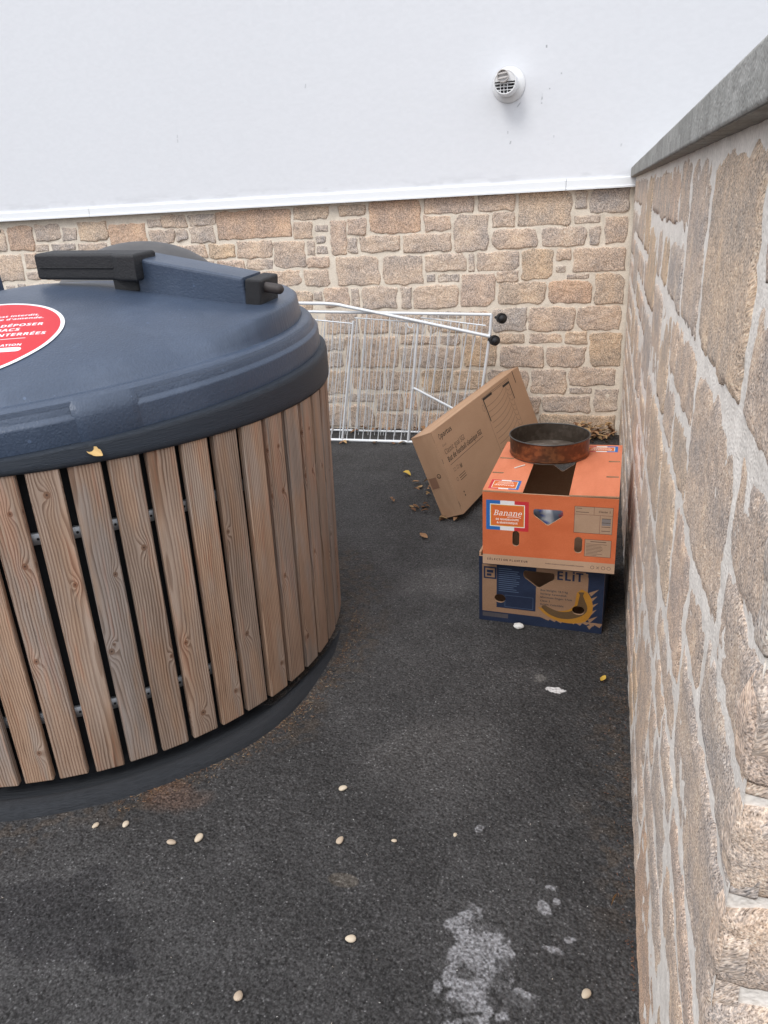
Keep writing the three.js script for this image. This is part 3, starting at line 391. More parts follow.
  for (let j = 0; j < rows - 1; j++) for (let i = 0; i < nS; i++) { const a = j * (nS + 1) + i, b = a + nS + 1; I.push(a, b, a + 1, b, b + 1, a + 1); }
  const lg = new THREE.BufferGeometry(); lg.setAttribute('position', new THREE.Float32BufferAttribute(P, 3)); lg.setAttribute('uv', new THREE.Float32BufferAttribute(U, 2)); lg.setIndex(I); lg.computeVertexNormals();
  const lid = mesh('lid', lg, blue, B, [0, 0.871, 0], [0.045, 0, 0.045]);
  { // flat latch pad on the skirt
    const a0 = 48.5 * Math.PI / 180, a1 = 38.6 * Math.PI / 180, n = 12, p = [], ix = [], uv = [];
    const pr = [[0.815, -0.002], [0.8245, 0.001], [0.8245, 0.05], [0.817, 0.072], [0.802, 0.0865]];
    for (let i = 0; i <= n; i++) for (const [r, y] of pr) { const a = mix(a0, a1, i / n), e = (i === 0 || i === n) ? 0.006 : 0; p.push((r - e) * Math.cos(a), y, (r - e) * Math.sin(a)); uv.push(a, y); }
    for (let i = 0; i < n; i++) for (let k = 0; k < pr.length - 1; k++) { const a = i * pr.length + k, b = a + pr.length; ix.push(a, a + 1, b, b, a + 1, b + 1); }
    const g = new THREE.BufferGeometry(); g.setAttribute('position', new THREE.Float32BufferAttribute(p, 3)); g.setAttribute('uv', new THREE.Float32BufferAttribute(uv, 2)); g.setIndex(ix); g.computeVertexNormals(); mesh('latch_pad', g, blue, lid);
  }
  // hinge housings: raised blocks either side of the middle, falling towards the rim
  const housing = (x0, x1, t0, t1, dz) => { const s = new THREE.Shape(); s.moveTo(x0, 0.12); s.lineTo(x1, 0.12); s.lineTo(x1, t1); s.lineTo(x0, t0); s.closePath(); const g = new THREE.ExtrudeGeometry(s, { depth: dz, bevelEnabled: true, bevelThickness: 0.009, bevelSize: 0.009, bevelSegments: 3 }); return g.translate(0, 0, -0.044 - dz); };
  mesh('hinge_housing', housing(0.345, 0.66, 0.306, 0.229, 0.11), blue, lid);
  mesh('hinge_housing', housing(-0.66, -0.215, 0.229, 0.3, 0.11), blue, lid);
  for (const s of [1, -1]) {
    mesh('end_cap', new RoundedBoxGeometry(0.046, 0.082, 0.13, 3, 0.007), darkGrey, lid, [s * 0.69, 0.189, -0.1], [0, 0, -s * 0.16]);
    mesh('hinge_pin', new THREE.CapsuleGeometry(0.014, 0.045, 4, 12).rotateZ(Math.PI / 2), std({ color: new THREE.Color().setRGB(0.075, 0.06, 0.055), map: dustMap, roughness: 0.6 }), lid, [s * 0.732, 0.2, -0.07], [0, 0, -s * 0.2]);
  }
  { // dark rubber grip bolted before the housing
    const s = new THREE.Shape(); s.moveTo(0.03, -0.03); s.lineTo(0.27, -0.03); s.lineTo(0.3, -0.012); s.lineTo(0.345, -0.006); s.lineTo(0.345, -0.1); s.lineTo(0.03, -0.1); s.closePath();
    const top = new THREE.ExtrudeGeometry(s, { depth: 0.054, bevelEnabled: true, bevelThickness: 0.009, bevelSize: 0.009, bevelSegments: 4 }); top.rotateX(Math.PI / 2); top.translate(0, 0.342, 0); top.rotateZ(-0.075);
    const hd = mesh('grip', top, darkGrey, lid);
    mesh('grip_seam', new RoundedBoxGeometry(0.24, 0.004, 0.006, 1, 0.0015), darkGrey, hd, [0.175, 0.301, -0.0195], [0, 0, -0.075]);
    mesh('grip_foot', new RoundedBoxGeometry(0.078, 0.09, 0.09, 3, 0.008), darkGrey, lid, [0.314, 0.266, -0.072]);
  }
  mesh('rear_dome', new THREE.SphereGeometry(1, 64, 32, 0, Math.PI * 2, 0, Math.PI / 2).scale(0.31, 0.205, 0.25), std({ color: new THREE.Color().setRGB(0.13, 0.125, 0.125), map: dustMap, roughness: 0.5 }), lid, [0.05, 0.125, -0.5]);
  mesh('lever', tube([[-0.5, 0.25, -0.08], [-0.46, 0.4, -0.07], [-0.4, 0.42, -0.04], [-0.055, 0.418, -0.03]], 0.0075, 8), darkGrey, lid);
  { // round red notice, laid on the dome; its lines run 21 degrees off the hinge
    const sx = 0.148, sz = 0.428, sr = 0.232, n = 64, rings = 12, p = [], uv = [], ix = [], ta = 21 * Math.PI / 180;
    for (let k = 0; k <= rings; k++) for (let i = 0; i < n; i++) { const a = i / n * Math.PI * 2, r = sr * k / rings, x = sx + r * Math.cos(a), z = sz + r * Math.sin(a); p.push(x, lidH(x, z) + 0.0022, z); uv.push(0.5 + 0.5 * k / rings * Math.cos(a + ta), 0.5 - 0.5 * k / rings * Math.sin(a + ta)); }
    for (let k = 0; k < rings; k++) for (let i = 0; i < n; i++) { const a = k * n + i, b = k * n + (i + 1) % n; ix.push(a, a + n, b, b, a + n, b + n); }
    const g = new THREE.BufferGeometry(); g.setAttribute('position', new THREE.Float32BufferAttribute(p, 3)); g.setAttribute('uv', new THREE.Float32BufferAttribute(uv, 2)); g.setIndex(ix); g.computeVertexNormals();
    const tx = canvasTex(1024, 1024, (c, w) => {
      c.fillStyle = '#ecebeb'; c.fillRect(0, 0, w, w); c.fillStyle = '#c8202b'; c.beginPath(); c.arc(512, 512, 490, 0, 7); c.fill(); c.fillStyle = '#f4f2f2'; c.textAlign = 'right';
      c.font = 'bold 40px sans-serif'; c.fillText('est interdit,', 850, 278); c.fillText("passible d'amende.", 885, 328);
      c.font = 'bold 52px sans-serif'; c.fillText('BIEN DÉPOSER', 905, 436); c.fillText('LES BACS', 800, 500); c.fillText('SEMI-ENTERRÉES', 950, 570);
      c.fillRect(600, 606, 260, 6); c.font = 'bold 34px sans-serif'; c.fillText('OPÉRATION', 862, 700); c.beginPath(); c.roundRect(600, 716, 270, 46, 23); c.fill();
    });
    mesh('notice_sticker', g, std({ map: tx, roughness: 0.42 }), lid);
  }
  // dead leaf stuck under the lid edge is its own thing, further down
}

// ---------------------------------------------------------------- tipped wire trolley
{
  const T = thing('shopping_trolley', 'white wire shopping trolley tipped on its side against the stone wall', 'trolley', [-1.1, 0, -4.16]);
  const wm = std({ color: new THREE.Color().setRGB(0.74, 0.76, 0.78), roughness: 0.4, metalness: 0.15 }), bk = std({ color: new THREE.Color().setRGB(0.015, 0.015, 0.017), roughness: 0.6 });
  const ox = 1.1, X = (x, y, z) => [x + ox, y, z]; // world x -> local
  mesh('handle_tube', tube([X(-1.78, .803, -.02), X(-1.5, .796, -.01), X(-1.42, .79, 0), X(-1.36, .777, .005), X(-1.0, .703, .01), X(-.575, .612, .015)], 0.0095, 8, false, 40), wm, T);
  mesh('top_tube', rod(X(-1.8, .758, -.02), X(-.57, .722, -.01), 0.0085), wm, T);
  mesh('end_tube', tube([X(-.57, .724, -.01), X(-.578, .612, 0), X(-.612, .376, 0), X(-.66, .012, 0)], 0.0085, 8, false, 12), wm, T);
  mesh('base_tube', rod(X(-1.85, .01, .01), X(-.66, .01, .005), 0.0095), wm, T);
  mesh('base_tube', rod(X(-1.85, .01, -.19), X(-.66, .01, -.2), 0.0075), wm, T);
  mesh('frame_post', rod(X(-1.337, .7, 0), X(-1.45, .015, .01), 0.0068), wm, T);
  mesh('frame_post', rod(X(-.967, .69, 0), X(-1.05, .015, .01), 0.0068), wm, T);
  mesh('frame_post', rod(X(-1.315, .715, -.2), X(-1.425, .015, -.2), 0.0045), wm, T);
  mesh('brace', rod(X(-1.003, .328, .012), X(-.7, .178, .03), 0.0072), wm, T);
  for (const [a, b] of [[X(-1.76, .728, .0), X(-1.343, .686, 0)], [X(-1.335, .714, -.02), X(-.972, .688, 0)], [X(-.965, .706, -.05), X(-.6, .667, 0)], [X(-.965, .716, -.15), X(-.6, .7, -.15)]]) mesh('rim_wire', rod(a, b, 0.004, 6), wm, T);
  mesh('hook', tube([X(-1.03, .69, .01), X(-1.02, .665, .015), X(-1.0, .662, .012), X(-.995, .68, .008)], 0.003, 6), wm, T);
  seed(88);
  const wires = []; for (let i = 0; i < 24; i++) wires.push(-1.74 + i * 0.0475 + rr(-.003, .003));
  for (const x of wires) { const t = x < -1.343 ? mix(.728, .686, (x + 1.76) / .417) : x < -.97 ? mix(.714, .688, (x + 1.335) / .365) : mix(.705, .667, (x + .965) / .365); mesh('wire', rod(X(x, t, rr(-.004, .004)), X(x - 0.112 - rr(0, .004), 0.015, rr(-.004, .004)), 0.0028, 6), wm, T); }
  for (let i = 0; i < 23; i++) { const x = -1.7 + i * 0.0475 + rr(-.006, .006), s = rr(-.15, -.1); mesh('wire', rod(X(x, .69, -.1), X(x + s, .012, -.1), 0.0018, 6), wm, T); }
  for (let i = 0; i < 23; i++) { const x = -1.72 + i * 0.0488 + rr(-.006, .006), s = rr(-.07, -.03); mesh('wire', rod(X(x, .7 + rr(-.01, .01), -.19), X(x + s, .012, -.19), 0.0022, 6), wm, T); }
  for (const [x, y, z] of [[-.516, .704, .0], [-.55, .592, .02], [-.6, .1, -.2], [-.61, .1, .03]]) {
    const cs = mesh('castor', new THREE.CylinderGeometry(0.0275, 0.0275, 0.022, 20).rotateX(Math.PI / 2).rotateY(0.5), bk, T, X(x, y, z)); mesh('castor_fork', rod([-0.036, 0.006, 0], [0, 0, 0], 0.007, 8), bk, cs);
    mesh('hub', new THREE.SphereGeometry(0.019, 12, 8), bk, cs, [0.004, 0, 0.01]);
  }
}
// ---------------------------------------------------------------- cardboard
const kraftNoise = (c, w, h, amp = 10, s = 1) => { seed(s); const d = c.getImageData(0, 0, w, h), a = d.data; for (let j = 0; j < h; j++) for (let i = 0; i < w; i++) { const k = (j * w + i) * 4, n = (rnd() - 0.5) * amp + (pn(i / 7 % 256, j / 2.3 % 256, 256, 3) - 0.5) * amp * 0.9 + (pfb(i / w, j / h, 5, 3, s) - 0.5) * amp * 1.6; a[k] += n; a[k + 1] += n; a[k + 2] += n; } c.putImageData(d, 0, 0); };
const KR = '#b59173', KR2 = '#b9977b';
const kraftMap = canvasTex(512, 512, (c, w, h) => { c.fillStyle = KR; c.fillRect(0, 0, w, h); kraftNoise(c, w, h, 12, 5); }); kraftMap.wrapS = kraftMap.wrapT = THREE.MirroredRepeatWrapping;
const kraft = std({ map: kraftMap, roughness: 0.85 }), kraftIn = kraft;
function panel(name, parent, w, h, t, mat, pos, rot, holes = [], corner = 0.002) { // board with real holes; uv 0..1 over the face
  const s = new THREE.Shape(); s.moveTo(-w / 2, -h / 2); s.lineTo(w / 2, -h / 2); s.lineTo(w / 2, h / 2); s.lineTo(-w / 2, h / 2); s.closePath(); for (const hp of holes) s.holes.push(hp);
  const g = new THREE.ExtrudeGeometry(s, { depth: t, bevelEnabled: false, curveSegments: 16 }); g.translate(0, 0, -t); const P = g.attributes.position, U = g.attributes.uv;
  for (let i = 0; i < P.count; i++) U.setXY(i, P.getX(i) / w + 0.5, P.getY(i) / h + 0.5);
  const out = mesh(name, g, [mat, kraft], parent, pos, rot), gi = g.clone(); gi.translate(0, 0, t); gi.scale(0.998, 0.998, 0.5); gi.translate(0, 0, -t - 0.0002); { const Q = gi.attributes.position, V = gi.attributes.uv; for (let i = 0; i < Q.count; i++) V.setXY(i, Q.getX(i) * 3, Q.getY(i) * 3); } mesh('inner_liner', gi, kraft, out); return out;
}
const slotHole = (x, y, w, h) => { const p = new THREE.Path(), r = Math.min(w, h) / 2; if (h > w) { p.absarc(x, y + h / 2 - r, r, 0, Math.PI); p.absarc(x, y - h / 2 + r, r, Math.PI, 2 * Math.PI); } else { p.absarc(x + w / 2 - r, y, r, -Math.PI / 2, Math.PI / 2); p.absarc(x - w / 2 + r, y, r, Math.PI / 2, 1.5 * Math.PI); } p.closePath(); return p; };
const gripHole = (x, y, w, h) => { const p = new THREE.Path(); p.moveTo(x - w * 0.42, y + h / 2); p.quadraticCurveTo(x - w / 2, y + h / 2, x - w / 2, y + h * 0.28); p.quadraticCurveTo(x - w / 2, y + h * 0.05, x - w * 0.38, y - h * 0.05); p.lineTo(x - w * 0.06, y - h * 0.48); p.quadraticCurveTo(x, y - h * 0.54, x + w * 0.06, y - h * 0.48); p.lineTo(x + w * 0.38, y - h * 0.05); p.quadraticCurveTo(x + w / 2, y + h * 0.05, x + w / 2, y + h * 0.28); p.quadraticCurveTo(x + w / 2, y + h / 2, x + w * 0.42, y + h / 2); p.closePath(); return p; };

// lower fruit box, blue print; its shading is mixed into darker kraft and blue
const LBH = 0.234;
{
  const w = 0.394, h = LBH, d = 0.5, t = 0.006;
  const B = thing('fruit_box', 'blue and brown printed banana box standing on asphalt under the orange box', 'cardboard box', [-0.345, 0.001, -2.234]); B.rotation.y = -Math.atan2(0.026, 0.393) * -1 * -1;
  const fr = canvasTex(1024, 608, (c, W, H) => {
    const u = (x) => x / 643 * W, v = (y) => (y + 38) / 400 * H; // sheet laid out on the face
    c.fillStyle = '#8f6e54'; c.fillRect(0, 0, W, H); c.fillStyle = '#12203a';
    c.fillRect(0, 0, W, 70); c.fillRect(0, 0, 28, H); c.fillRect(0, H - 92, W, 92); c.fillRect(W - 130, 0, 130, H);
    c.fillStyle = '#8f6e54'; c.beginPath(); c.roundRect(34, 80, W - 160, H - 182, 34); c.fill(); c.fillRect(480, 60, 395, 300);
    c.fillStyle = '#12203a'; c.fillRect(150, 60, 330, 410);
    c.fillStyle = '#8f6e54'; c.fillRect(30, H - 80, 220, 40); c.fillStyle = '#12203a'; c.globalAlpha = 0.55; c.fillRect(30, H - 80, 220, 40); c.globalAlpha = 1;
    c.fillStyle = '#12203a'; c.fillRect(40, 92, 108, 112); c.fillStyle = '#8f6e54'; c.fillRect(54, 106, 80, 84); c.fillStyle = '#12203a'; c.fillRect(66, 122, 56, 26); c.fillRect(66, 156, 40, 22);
    c.fillStyle = '#8fa0b8'; c.globalAlpha = 0.5; seed(31); for (let i = 0; i < 12; i++) c.fillRect(168, 96 + i * 19, rr(90, 190), 5); c.strokeStyle = '#8fa0b8'; c.lineWidth = 3; c.strokeRect(222, 345, 236, 110); c.globalAlpha = 1;
    c.fillStyle = '#12203a'; c.font = 'bold 112px sans-serif'; c.fillText('ELiT', 640, 150);
    c.fillStyle = '#2a2c33'; c.font = 'bold 24px sans-serif'; ['Box Weight: 18.5 kg', 'Variety: Cavendish', 'Minimum finger: 17cm', 'Class: I', 'Origin: Colombia'].forEach((s, i) => c.fillText(s, 516, 268 + i * 33));
    // spiky leaves, banana
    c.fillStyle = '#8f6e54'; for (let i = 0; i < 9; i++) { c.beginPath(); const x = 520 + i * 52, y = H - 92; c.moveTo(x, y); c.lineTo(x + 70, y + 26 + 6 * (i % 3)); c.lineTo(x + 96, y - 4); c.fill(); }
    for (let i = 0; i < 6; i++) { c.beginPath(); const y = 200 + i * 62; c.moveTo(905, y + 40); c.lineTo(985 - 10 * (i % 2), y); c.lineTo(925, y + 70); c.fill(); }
    c.fillStyle = '#a8731f'; c.beginPath(); c.moveTo(500, 420); c.bezierCurveTo(560, 440, 760, 470, 800, 360); c.lineTo(812, 250); c.lineTo(850, 215); c.lineTo(900, 240); c.bezierCurveTo(960, 330, 960, 440, 890, 510); c.bezierCurveTo(780, 570, 590, 555, 500, 420); c.fill();
    c.fillStyle = '#5b4326'; c.beginPath(); c.moveTo(532, 425); c.bezierCurveTo(520, 395, 560, 395, 590, 415); c.bezierCurveTo(700, 470, 800, 440, 822, 360); c.lineTo(836, 268); c.lineTo(822, 244); c.lineTo(872, 240); c.lineTo(862, 270); c.bezierCurveTo(880, 330, 915, 370, 895, 420); c.bezierCurveTo(840, 510, 640, 560, 532, 425); c.fill();
    kraftNoise(c, W, H, 12, 8);
  });
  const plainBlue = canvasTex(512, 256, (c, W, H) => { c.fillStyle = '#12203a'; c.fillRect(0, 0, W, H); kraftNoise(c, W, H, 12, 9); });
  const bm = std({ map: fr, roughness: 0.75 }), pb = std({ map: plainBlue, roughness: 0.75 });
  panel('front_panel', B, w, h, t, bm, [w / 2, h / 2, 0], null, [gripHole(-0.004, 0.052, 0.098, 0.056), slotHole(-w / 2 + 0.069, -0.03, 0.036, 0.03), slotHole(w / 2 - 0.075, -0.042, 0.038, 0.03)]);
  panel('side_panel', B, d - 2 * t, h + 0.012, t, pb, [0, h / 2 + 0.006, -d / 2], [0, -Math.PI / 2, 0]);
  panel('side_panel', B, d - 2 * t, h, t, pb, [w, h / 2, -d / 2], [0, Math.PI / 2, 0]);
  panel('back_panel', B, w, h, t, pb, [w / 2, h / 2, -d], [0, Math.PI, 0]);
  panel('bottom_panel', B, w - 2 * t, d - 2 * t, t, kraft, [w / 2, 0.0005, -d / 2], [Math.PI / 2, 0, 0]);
}

// upper fruit box, orange print
const OB = { x: -0.3245, y: LBH + 0.003, z: -2.1775, w: 0.3975, h: 0.241, d: 0.502, r: -0.0321 };
{
  const { w, h, d } = OB, t = 0.006;
  const B = thing('fruit_box', 'orange printed banana box with open top stacked on the blue banana box', 'cardboard box', [OB.x, OB.y, OB.z]); B.rotation.y = OB.r;
  const OR = '#cb683c', OR2 = '#d97f59';
  const logo = (c, x, y, W, H, big) => {
    const q = W / 3; c.fillStyle = '#2766ad'; c.fillRect(x, y, q, H); c.fillStyle = '#e6e3e2'; c.fillRect(x + q, y, q, H); c.fillStyle = '#c62c33'; c.fillRect(x + 2 * q, y, q, H);
    const m = W * 0.09; c.fillStyle = '#efe9e2'; c.fillRect(x + m, y + m, W - 2 * m, H - 2 * m); c.fillStyle = '#d08a1e'; c.fillRect(x + m * 1.2, y + m * 1.2, W - 2.4 * m, H - 2.4 * m); c.fillStyle = '#d7682e'; c.fillRect(x + m * 1.42, y + m * 1.42, W - 2.84 * m, H - 2.84 * m);
    c.fillStyle = '#f6efe8'; c.textAlign = 'center'; c.font = `italic ${W * 0.185}px serif`; c.fillText('Banane', x + W / 2, y + H * 0.5); c.font = `bold ${W * 0.068}px sans-serif`; c.fillText('DE GUADELOUPE', x + W / 2, y + H * 0.66); c.fillText('& MARTINIQUE', x + W / 2, y + H * 0.775);
    c.strokeStyle = '#f6efe8'; c.lineWidth = W * 0.012; c.beginPath(); c.moveTo(x + W * 0.5, y + H * 0.55); c.quadraticCurveTo(x + W * 0.7, y + H * 0.5, x + W * 0.82, y + H * 0.56); c.stroke(); c.textAlign = 'left';
  };
  const fr = canvasTex(1400, 848, (c, W, H) => {
    c.fillStyle = OR; c.fillRect(0, 0, W, H); c.fillStyle = KR2; c.fillRect(0, H * 0.862, W, H);
    logo(c, W * 0.028, H * 0.105, W * 0.325, H * 0.405);
    c.fillStyle = '#3a2c26'; c.font = '600 34px sans-serif'; let x = 48; for (const ch of 'SÉLECTION PLANTEUR') { c.fillText(ch, x, H * 0.942); x += ch === ' ' ? 16 : 25.5; }
    c.font = 'bold 17px sans-serif'; c.fillText('Produit récolté et emballé aux Antilles françaises', W * 0.487, H * 0.937); c.strokeStyle = '#4a3a32'; c.lineWidth = 4; for (let i = 0; i < 4; i++) { const X = W * (0.838 + i * 0.04), Y = H * 0.932; c.beginPath(); if (i === 1) { c.moveTo(X - 14, Y - 14); c.lineTo(X + 14, Y + 14); c.moveTo(X + 14, Y - 14); c.lineTo(X - 14, Y + 14); } else c.arc(X, Y, 18, 0, 7); c.stroke(); }
    // label fields
    const lb = (X, Y, w2, h2) => { c.fillStyle = '#a98a70'; c.fillRect(X, Y, w2, h2); c.strokeStyle = '#5a2e20'; c.lineWidth = 4; c.strokeRect(X, Y, w2, h2); };
    lb(W * 0.69, H * 0.12, W * 0.275, H * 0.35); c.beginPath(); c.moveTo(W * 0.69, H * 0.225); c.lineTo(W * 0.965, H * 0.225); c.moveTo(W * 0.83, H * 0.12); c.lineTo(W * 0.83, H * 0.225); c.moveTo(W * 0.875, H * 0.225); c.lineTo(W * 0.875, H * 0.47); c.lineWidth = 3; c.stroke();
    c.fillStyle = '#4a352b'; c.fillRect(W * 0.7, H * 0.14, 60, 6); c.fillRect(W * 0.7, H * 0.19, 130, 6); c.font = '600 30px sans-serif'; c.fillText('Classe  I', W * 0.862, H * 0.19); c.fillStyle = '#7c7470'; c.fillRect(W * 0.888, H * 0.27, 90, 74); c.fillStyle = '#4a352b'; for (let i = 0; i < 4; i++) c.fillRect(W * 0.888, H * 0.262 + i * 46, 90, 6);
    lb(W * 0.775, H * 0.552, W * 0.19, H * 0.23); c.fillStyle = '#4a352b'; c.fillRect(W * 0.815, H * 0.575, 160, 7); seed(71); for (let i = 0; i < 9; i++) c.fillRect(W * 0.785, H * 0.61 + i * 16, rr(110, 235), 4);
    kraftNoise(c, W, H, 12, 12);
  });
  const side = canvasTex(1024, 512, (c, W, H) => { c.fillStyle = OR; c.fillRect(0, 0, W, H); c.fillStyle = KR2; c.fillRect(0, H * 0.862, W, H); kraftNoise(c, W, H, 12, 14); });
  const om = std({ map: fr, roughness: 0.72 }), sm = std({ map: side, roughness: 0.72 });
  panel('front_panel', B, w, h, t, om, [w / 2, h / 2, 0], null, [gripHole(0.497 * w - w / 2, h / 2 - 0.295 * h, 0.088, 0.05), slotHole(0.258 * w - w / 2, h / 2 - 0.615 * h, 0.021, 0.051), slotHole(0.727 * w - w / 2, h / 2 - 0.64 * h, 0.023, 0.053)]);
  panel('side_panel', B, d - 2 * t, h, t, sm, [0, h / 2, -d / 2], [0, -Math.PI / 2, 0], [slotHole(0, 0.03, 0.09, 0.03)]);
  panel('side_panel', B, d - 2 * t, h, t, sm, [w, h / 2, -d / 2], [0, Math.PI / 2, 0], [slotHole(0, 0.03, 0.09, 0.03)]);
  panel('back_panel', B, w, h, t, sm, [w / 2, h / 2, -d], [0, Math.PI, 0], [gripHole(0, 0.05, 0.088, 0.05)]);
  panel('bottom_panel', B, w - 2 * t, d - 2 * t, t, kraft, [w / 2, 0.0005, -d / 2], [Math.PI / 2, 0, 0]);
  const flap = (fw, sx, dir) => canvasTex(Math.round(fw * 2600), 1300, (c, W, H) => { c.fillStyle = OR2; c.fillRect(0, 0, W, H); c.save(); if (dir > 0) { c.translate(W * 0.87, H * 0.965); c.rotate(Math.PI); logo(c, 0, 0, W * 0.76, H * 0.16); } else { c.translate(W * 0.9, H * 0.16); c.rotate(Math.PI); logo(c, 0, 0, W * 0.76, H * 0.13); } c.restore(); kraftNoise(c, W, H, 12, 15); });
  const cut = (x, y, l) => { const p = new THREE.Path(); p.moveTo(x, y - 0.007); p.lineTo(x + l, y - 0.0055); p.lineTo(x + l, y + 0.0055); p.lineTo(x, y + 0.007); p.closePath(); return p; };
  const FL = 0.121, FRW = 0.141;
  panel('top_flap', B, FL, d - 0.002, 0.004, std({ map: flap(FL, 1, 1), roughness: 0.72 }), [FL / 2, h + 0.005, -d / 2], [-Math.PI / 2, 0.008, 0], [cut(-FL / 2 + 0.003, -d / 2 + 0.165, 0.036), cut(-FL / 2 + 0.003, -d / 2 + 0.315, 0.048)]);
  panel('top_flap', B, FRW, d - 0.002, 0.004, std({ map: flap(FRW, 1, -1), roughness: 0.72 }), [w - FRW / 2, h + 0.0065, -d / 2], [-Math.PI / 2, -0.022, 0], [cut(FRW / 2 - 0.042, -d / 2 + 0.17, 0.037), cut(FRW / 2 - 0.04, -d / 2 + 0.32, 0.036)]);
  panel('inner_tab', B, 0.0225, 0.04, 0.004, kraft, [0.166, h - 0.045, -0.05], [-0.5, 0.1, 0], []);
}
{ // bag inside the orange box, seen through the grip hole
  const g = new THREE.SphereGeometry(1, 40, 28).scale(0.09, 0.06, 0.05), P = g.attributes.position, col = [];
  for (let i = 0; i < P.count; i++) { const x = P.getX(i), y = P.getY(i), z = P.getZ(i), n = 1 + 0.14 * fb(x * 16, y * 16, z * 16) + 0.08 * Math.abs(IN.noise(x * 45, y * 45, z * 45)); P.setXYZ(i, x * n, y * n, z * n); const s = IN.noise(x * 30 + 4, y * 14, 3); const c = s > 0.25 ? [0.55, 0.57, 0.6] : s > 0.12 ? [0.05, 0.1, 0.4] : s < -0.4 ? [0.4, 0.06, 0.08] : [0.16, 0.19, 0.24]; col.push(...c); }
  g.setAttribute('color', new THREE.Float32BufferAttribute(col, 3)); g.computeVertexNormals();
  const m = single('plastic_bag', g, std({ vertexColors: true, roughness: 0.35 }), 'crumpled grey and blue plastic bag inside the orange banana box', 'bag'); m.position.set(-0.135, OB.y + 0.12, -2.27);
}

// ---------------------------------------------------------------- round baking tin on the orange box
{
  const T = thing('baking_tin', 'round scorched copper brown baking tin on top of the orange box', 'baking tin', [-0.153, OB.y + OB.h + 0.0055, -2.562]);
  const burnt = dataTex(1024, 256, (u, v, c) => { const n = pfb(u, v, 8, 5, 3), s = pfb(u, v * 0.5, 26, 4, 6), f = rnd(), b = sstep(0.42, 0.66, n * 0.7 + s * 0.4 + (v - 0.5) * 0.12); c[0] = mix(142, 100, b) + (f - 0.5) * 14; c[1] = mix(94, 66, b) + (f - 0.5) * 12; c[2] = mix(62, 47, b) + (f - 0.5) * 10; });
  const soot = dataTex(512, 512, (u, v, c) => { const n = pfb(u, v, 9, 5, 8), d = sstep(0.5, 0.66, pfb(u, v, 20, 3, 5)), k = 92 + (n - 0.5) * 50 + d * 20; c[0] = k + 16; c[1] = k + 5; c[2] = k - 5; });
  burnt.repeat.set(3, 1); const out = std({ map: burnt, roughness: 0.42, metalness: 0.55 }), inn = std({ map: soot, roughness: 0.5, metalness: 0.35 });
  const L = (pts, n = 72) => new THREE.LatheGeometry(pts.map((p) => new THREE.Vector2(...p)), n);
  mesh('outer_wall', L([[0.1285, 0.004], [0.1315, 0.0045], [0.1335, 0.008], [0.1315, 0.0115], [0.1318, 0.03], [0.1325, 0.064], [0.1345, 0.067]]), out, T);
  mesh('rim', new THREE.TorusGeometry(0.1335, 0.0026, 8, 72).rotateX(Math.PI / 2), std({ color: new THREE.Color().setRGB(0.09, 0.085, 0.08), roughness: 0.4, metalness: 0.6 }), T, [0, 0.067, 0]);
  const mUV = (g, flat) => { const P = g.attributes.position, U = g.attributes.uv; for (let i = 0; i < P.count; i++) { const x = P.getX(i), z = P.getZ(i); if (flat) U.setXY(i, x * 3, z * 3); else U.setXY(i, U.getX(i) * 3, P.getY(i) * 3.5); } return g; };
  mesh('inner_wall', mUV(L([[0.1315, 0.066], [0.1298, 0.03], [0.129, 0.0075]])), std({ map: soot, color: new THREE.Color().setRGB(0.42, 0.4, 0.38), roughness: 0.4, metalness: 0.35 }), T);  // tint darkens the wall below the base tone: shade of the hollow as colour
  mesh('bottom', mUV(L([[0.129, 0.0005], [0.1285, 0.0038], [0.1288, 0.0075], [0.11, 0.0072], [0.1085, 0.0086], [0.106, 0.0072], [0.0005, 0.0072]]), true), inn, T);
  const rv = []; for (let i = 0; i < 26; i++) { const a = 2.4 + i * 0.055; rv.push(new THREE.SphereGeometry(0.0042, 6, 4).translate(Math.cos(a) * 0.119, 0.0085, Math.sin(a) * 0.119)); }
  mesh('base_bead', mergeGeometries(rv), inn, T);
}
{ const m = single('wooden_stick', new RoundedBoxGeometry(0.046, 0.003, 0.005, 1, 0.001), std({ color: new THREE.Color().setRGB(0.7, 0.66, 0.58), roughness: 0.8 }), 'short pale splinter lying on the orange flap beside the tin', 'stick'); m.position.set(-0.236, OB.y + OB.h + 0.0065, -2.405); m.rotation.y = 0.85; }

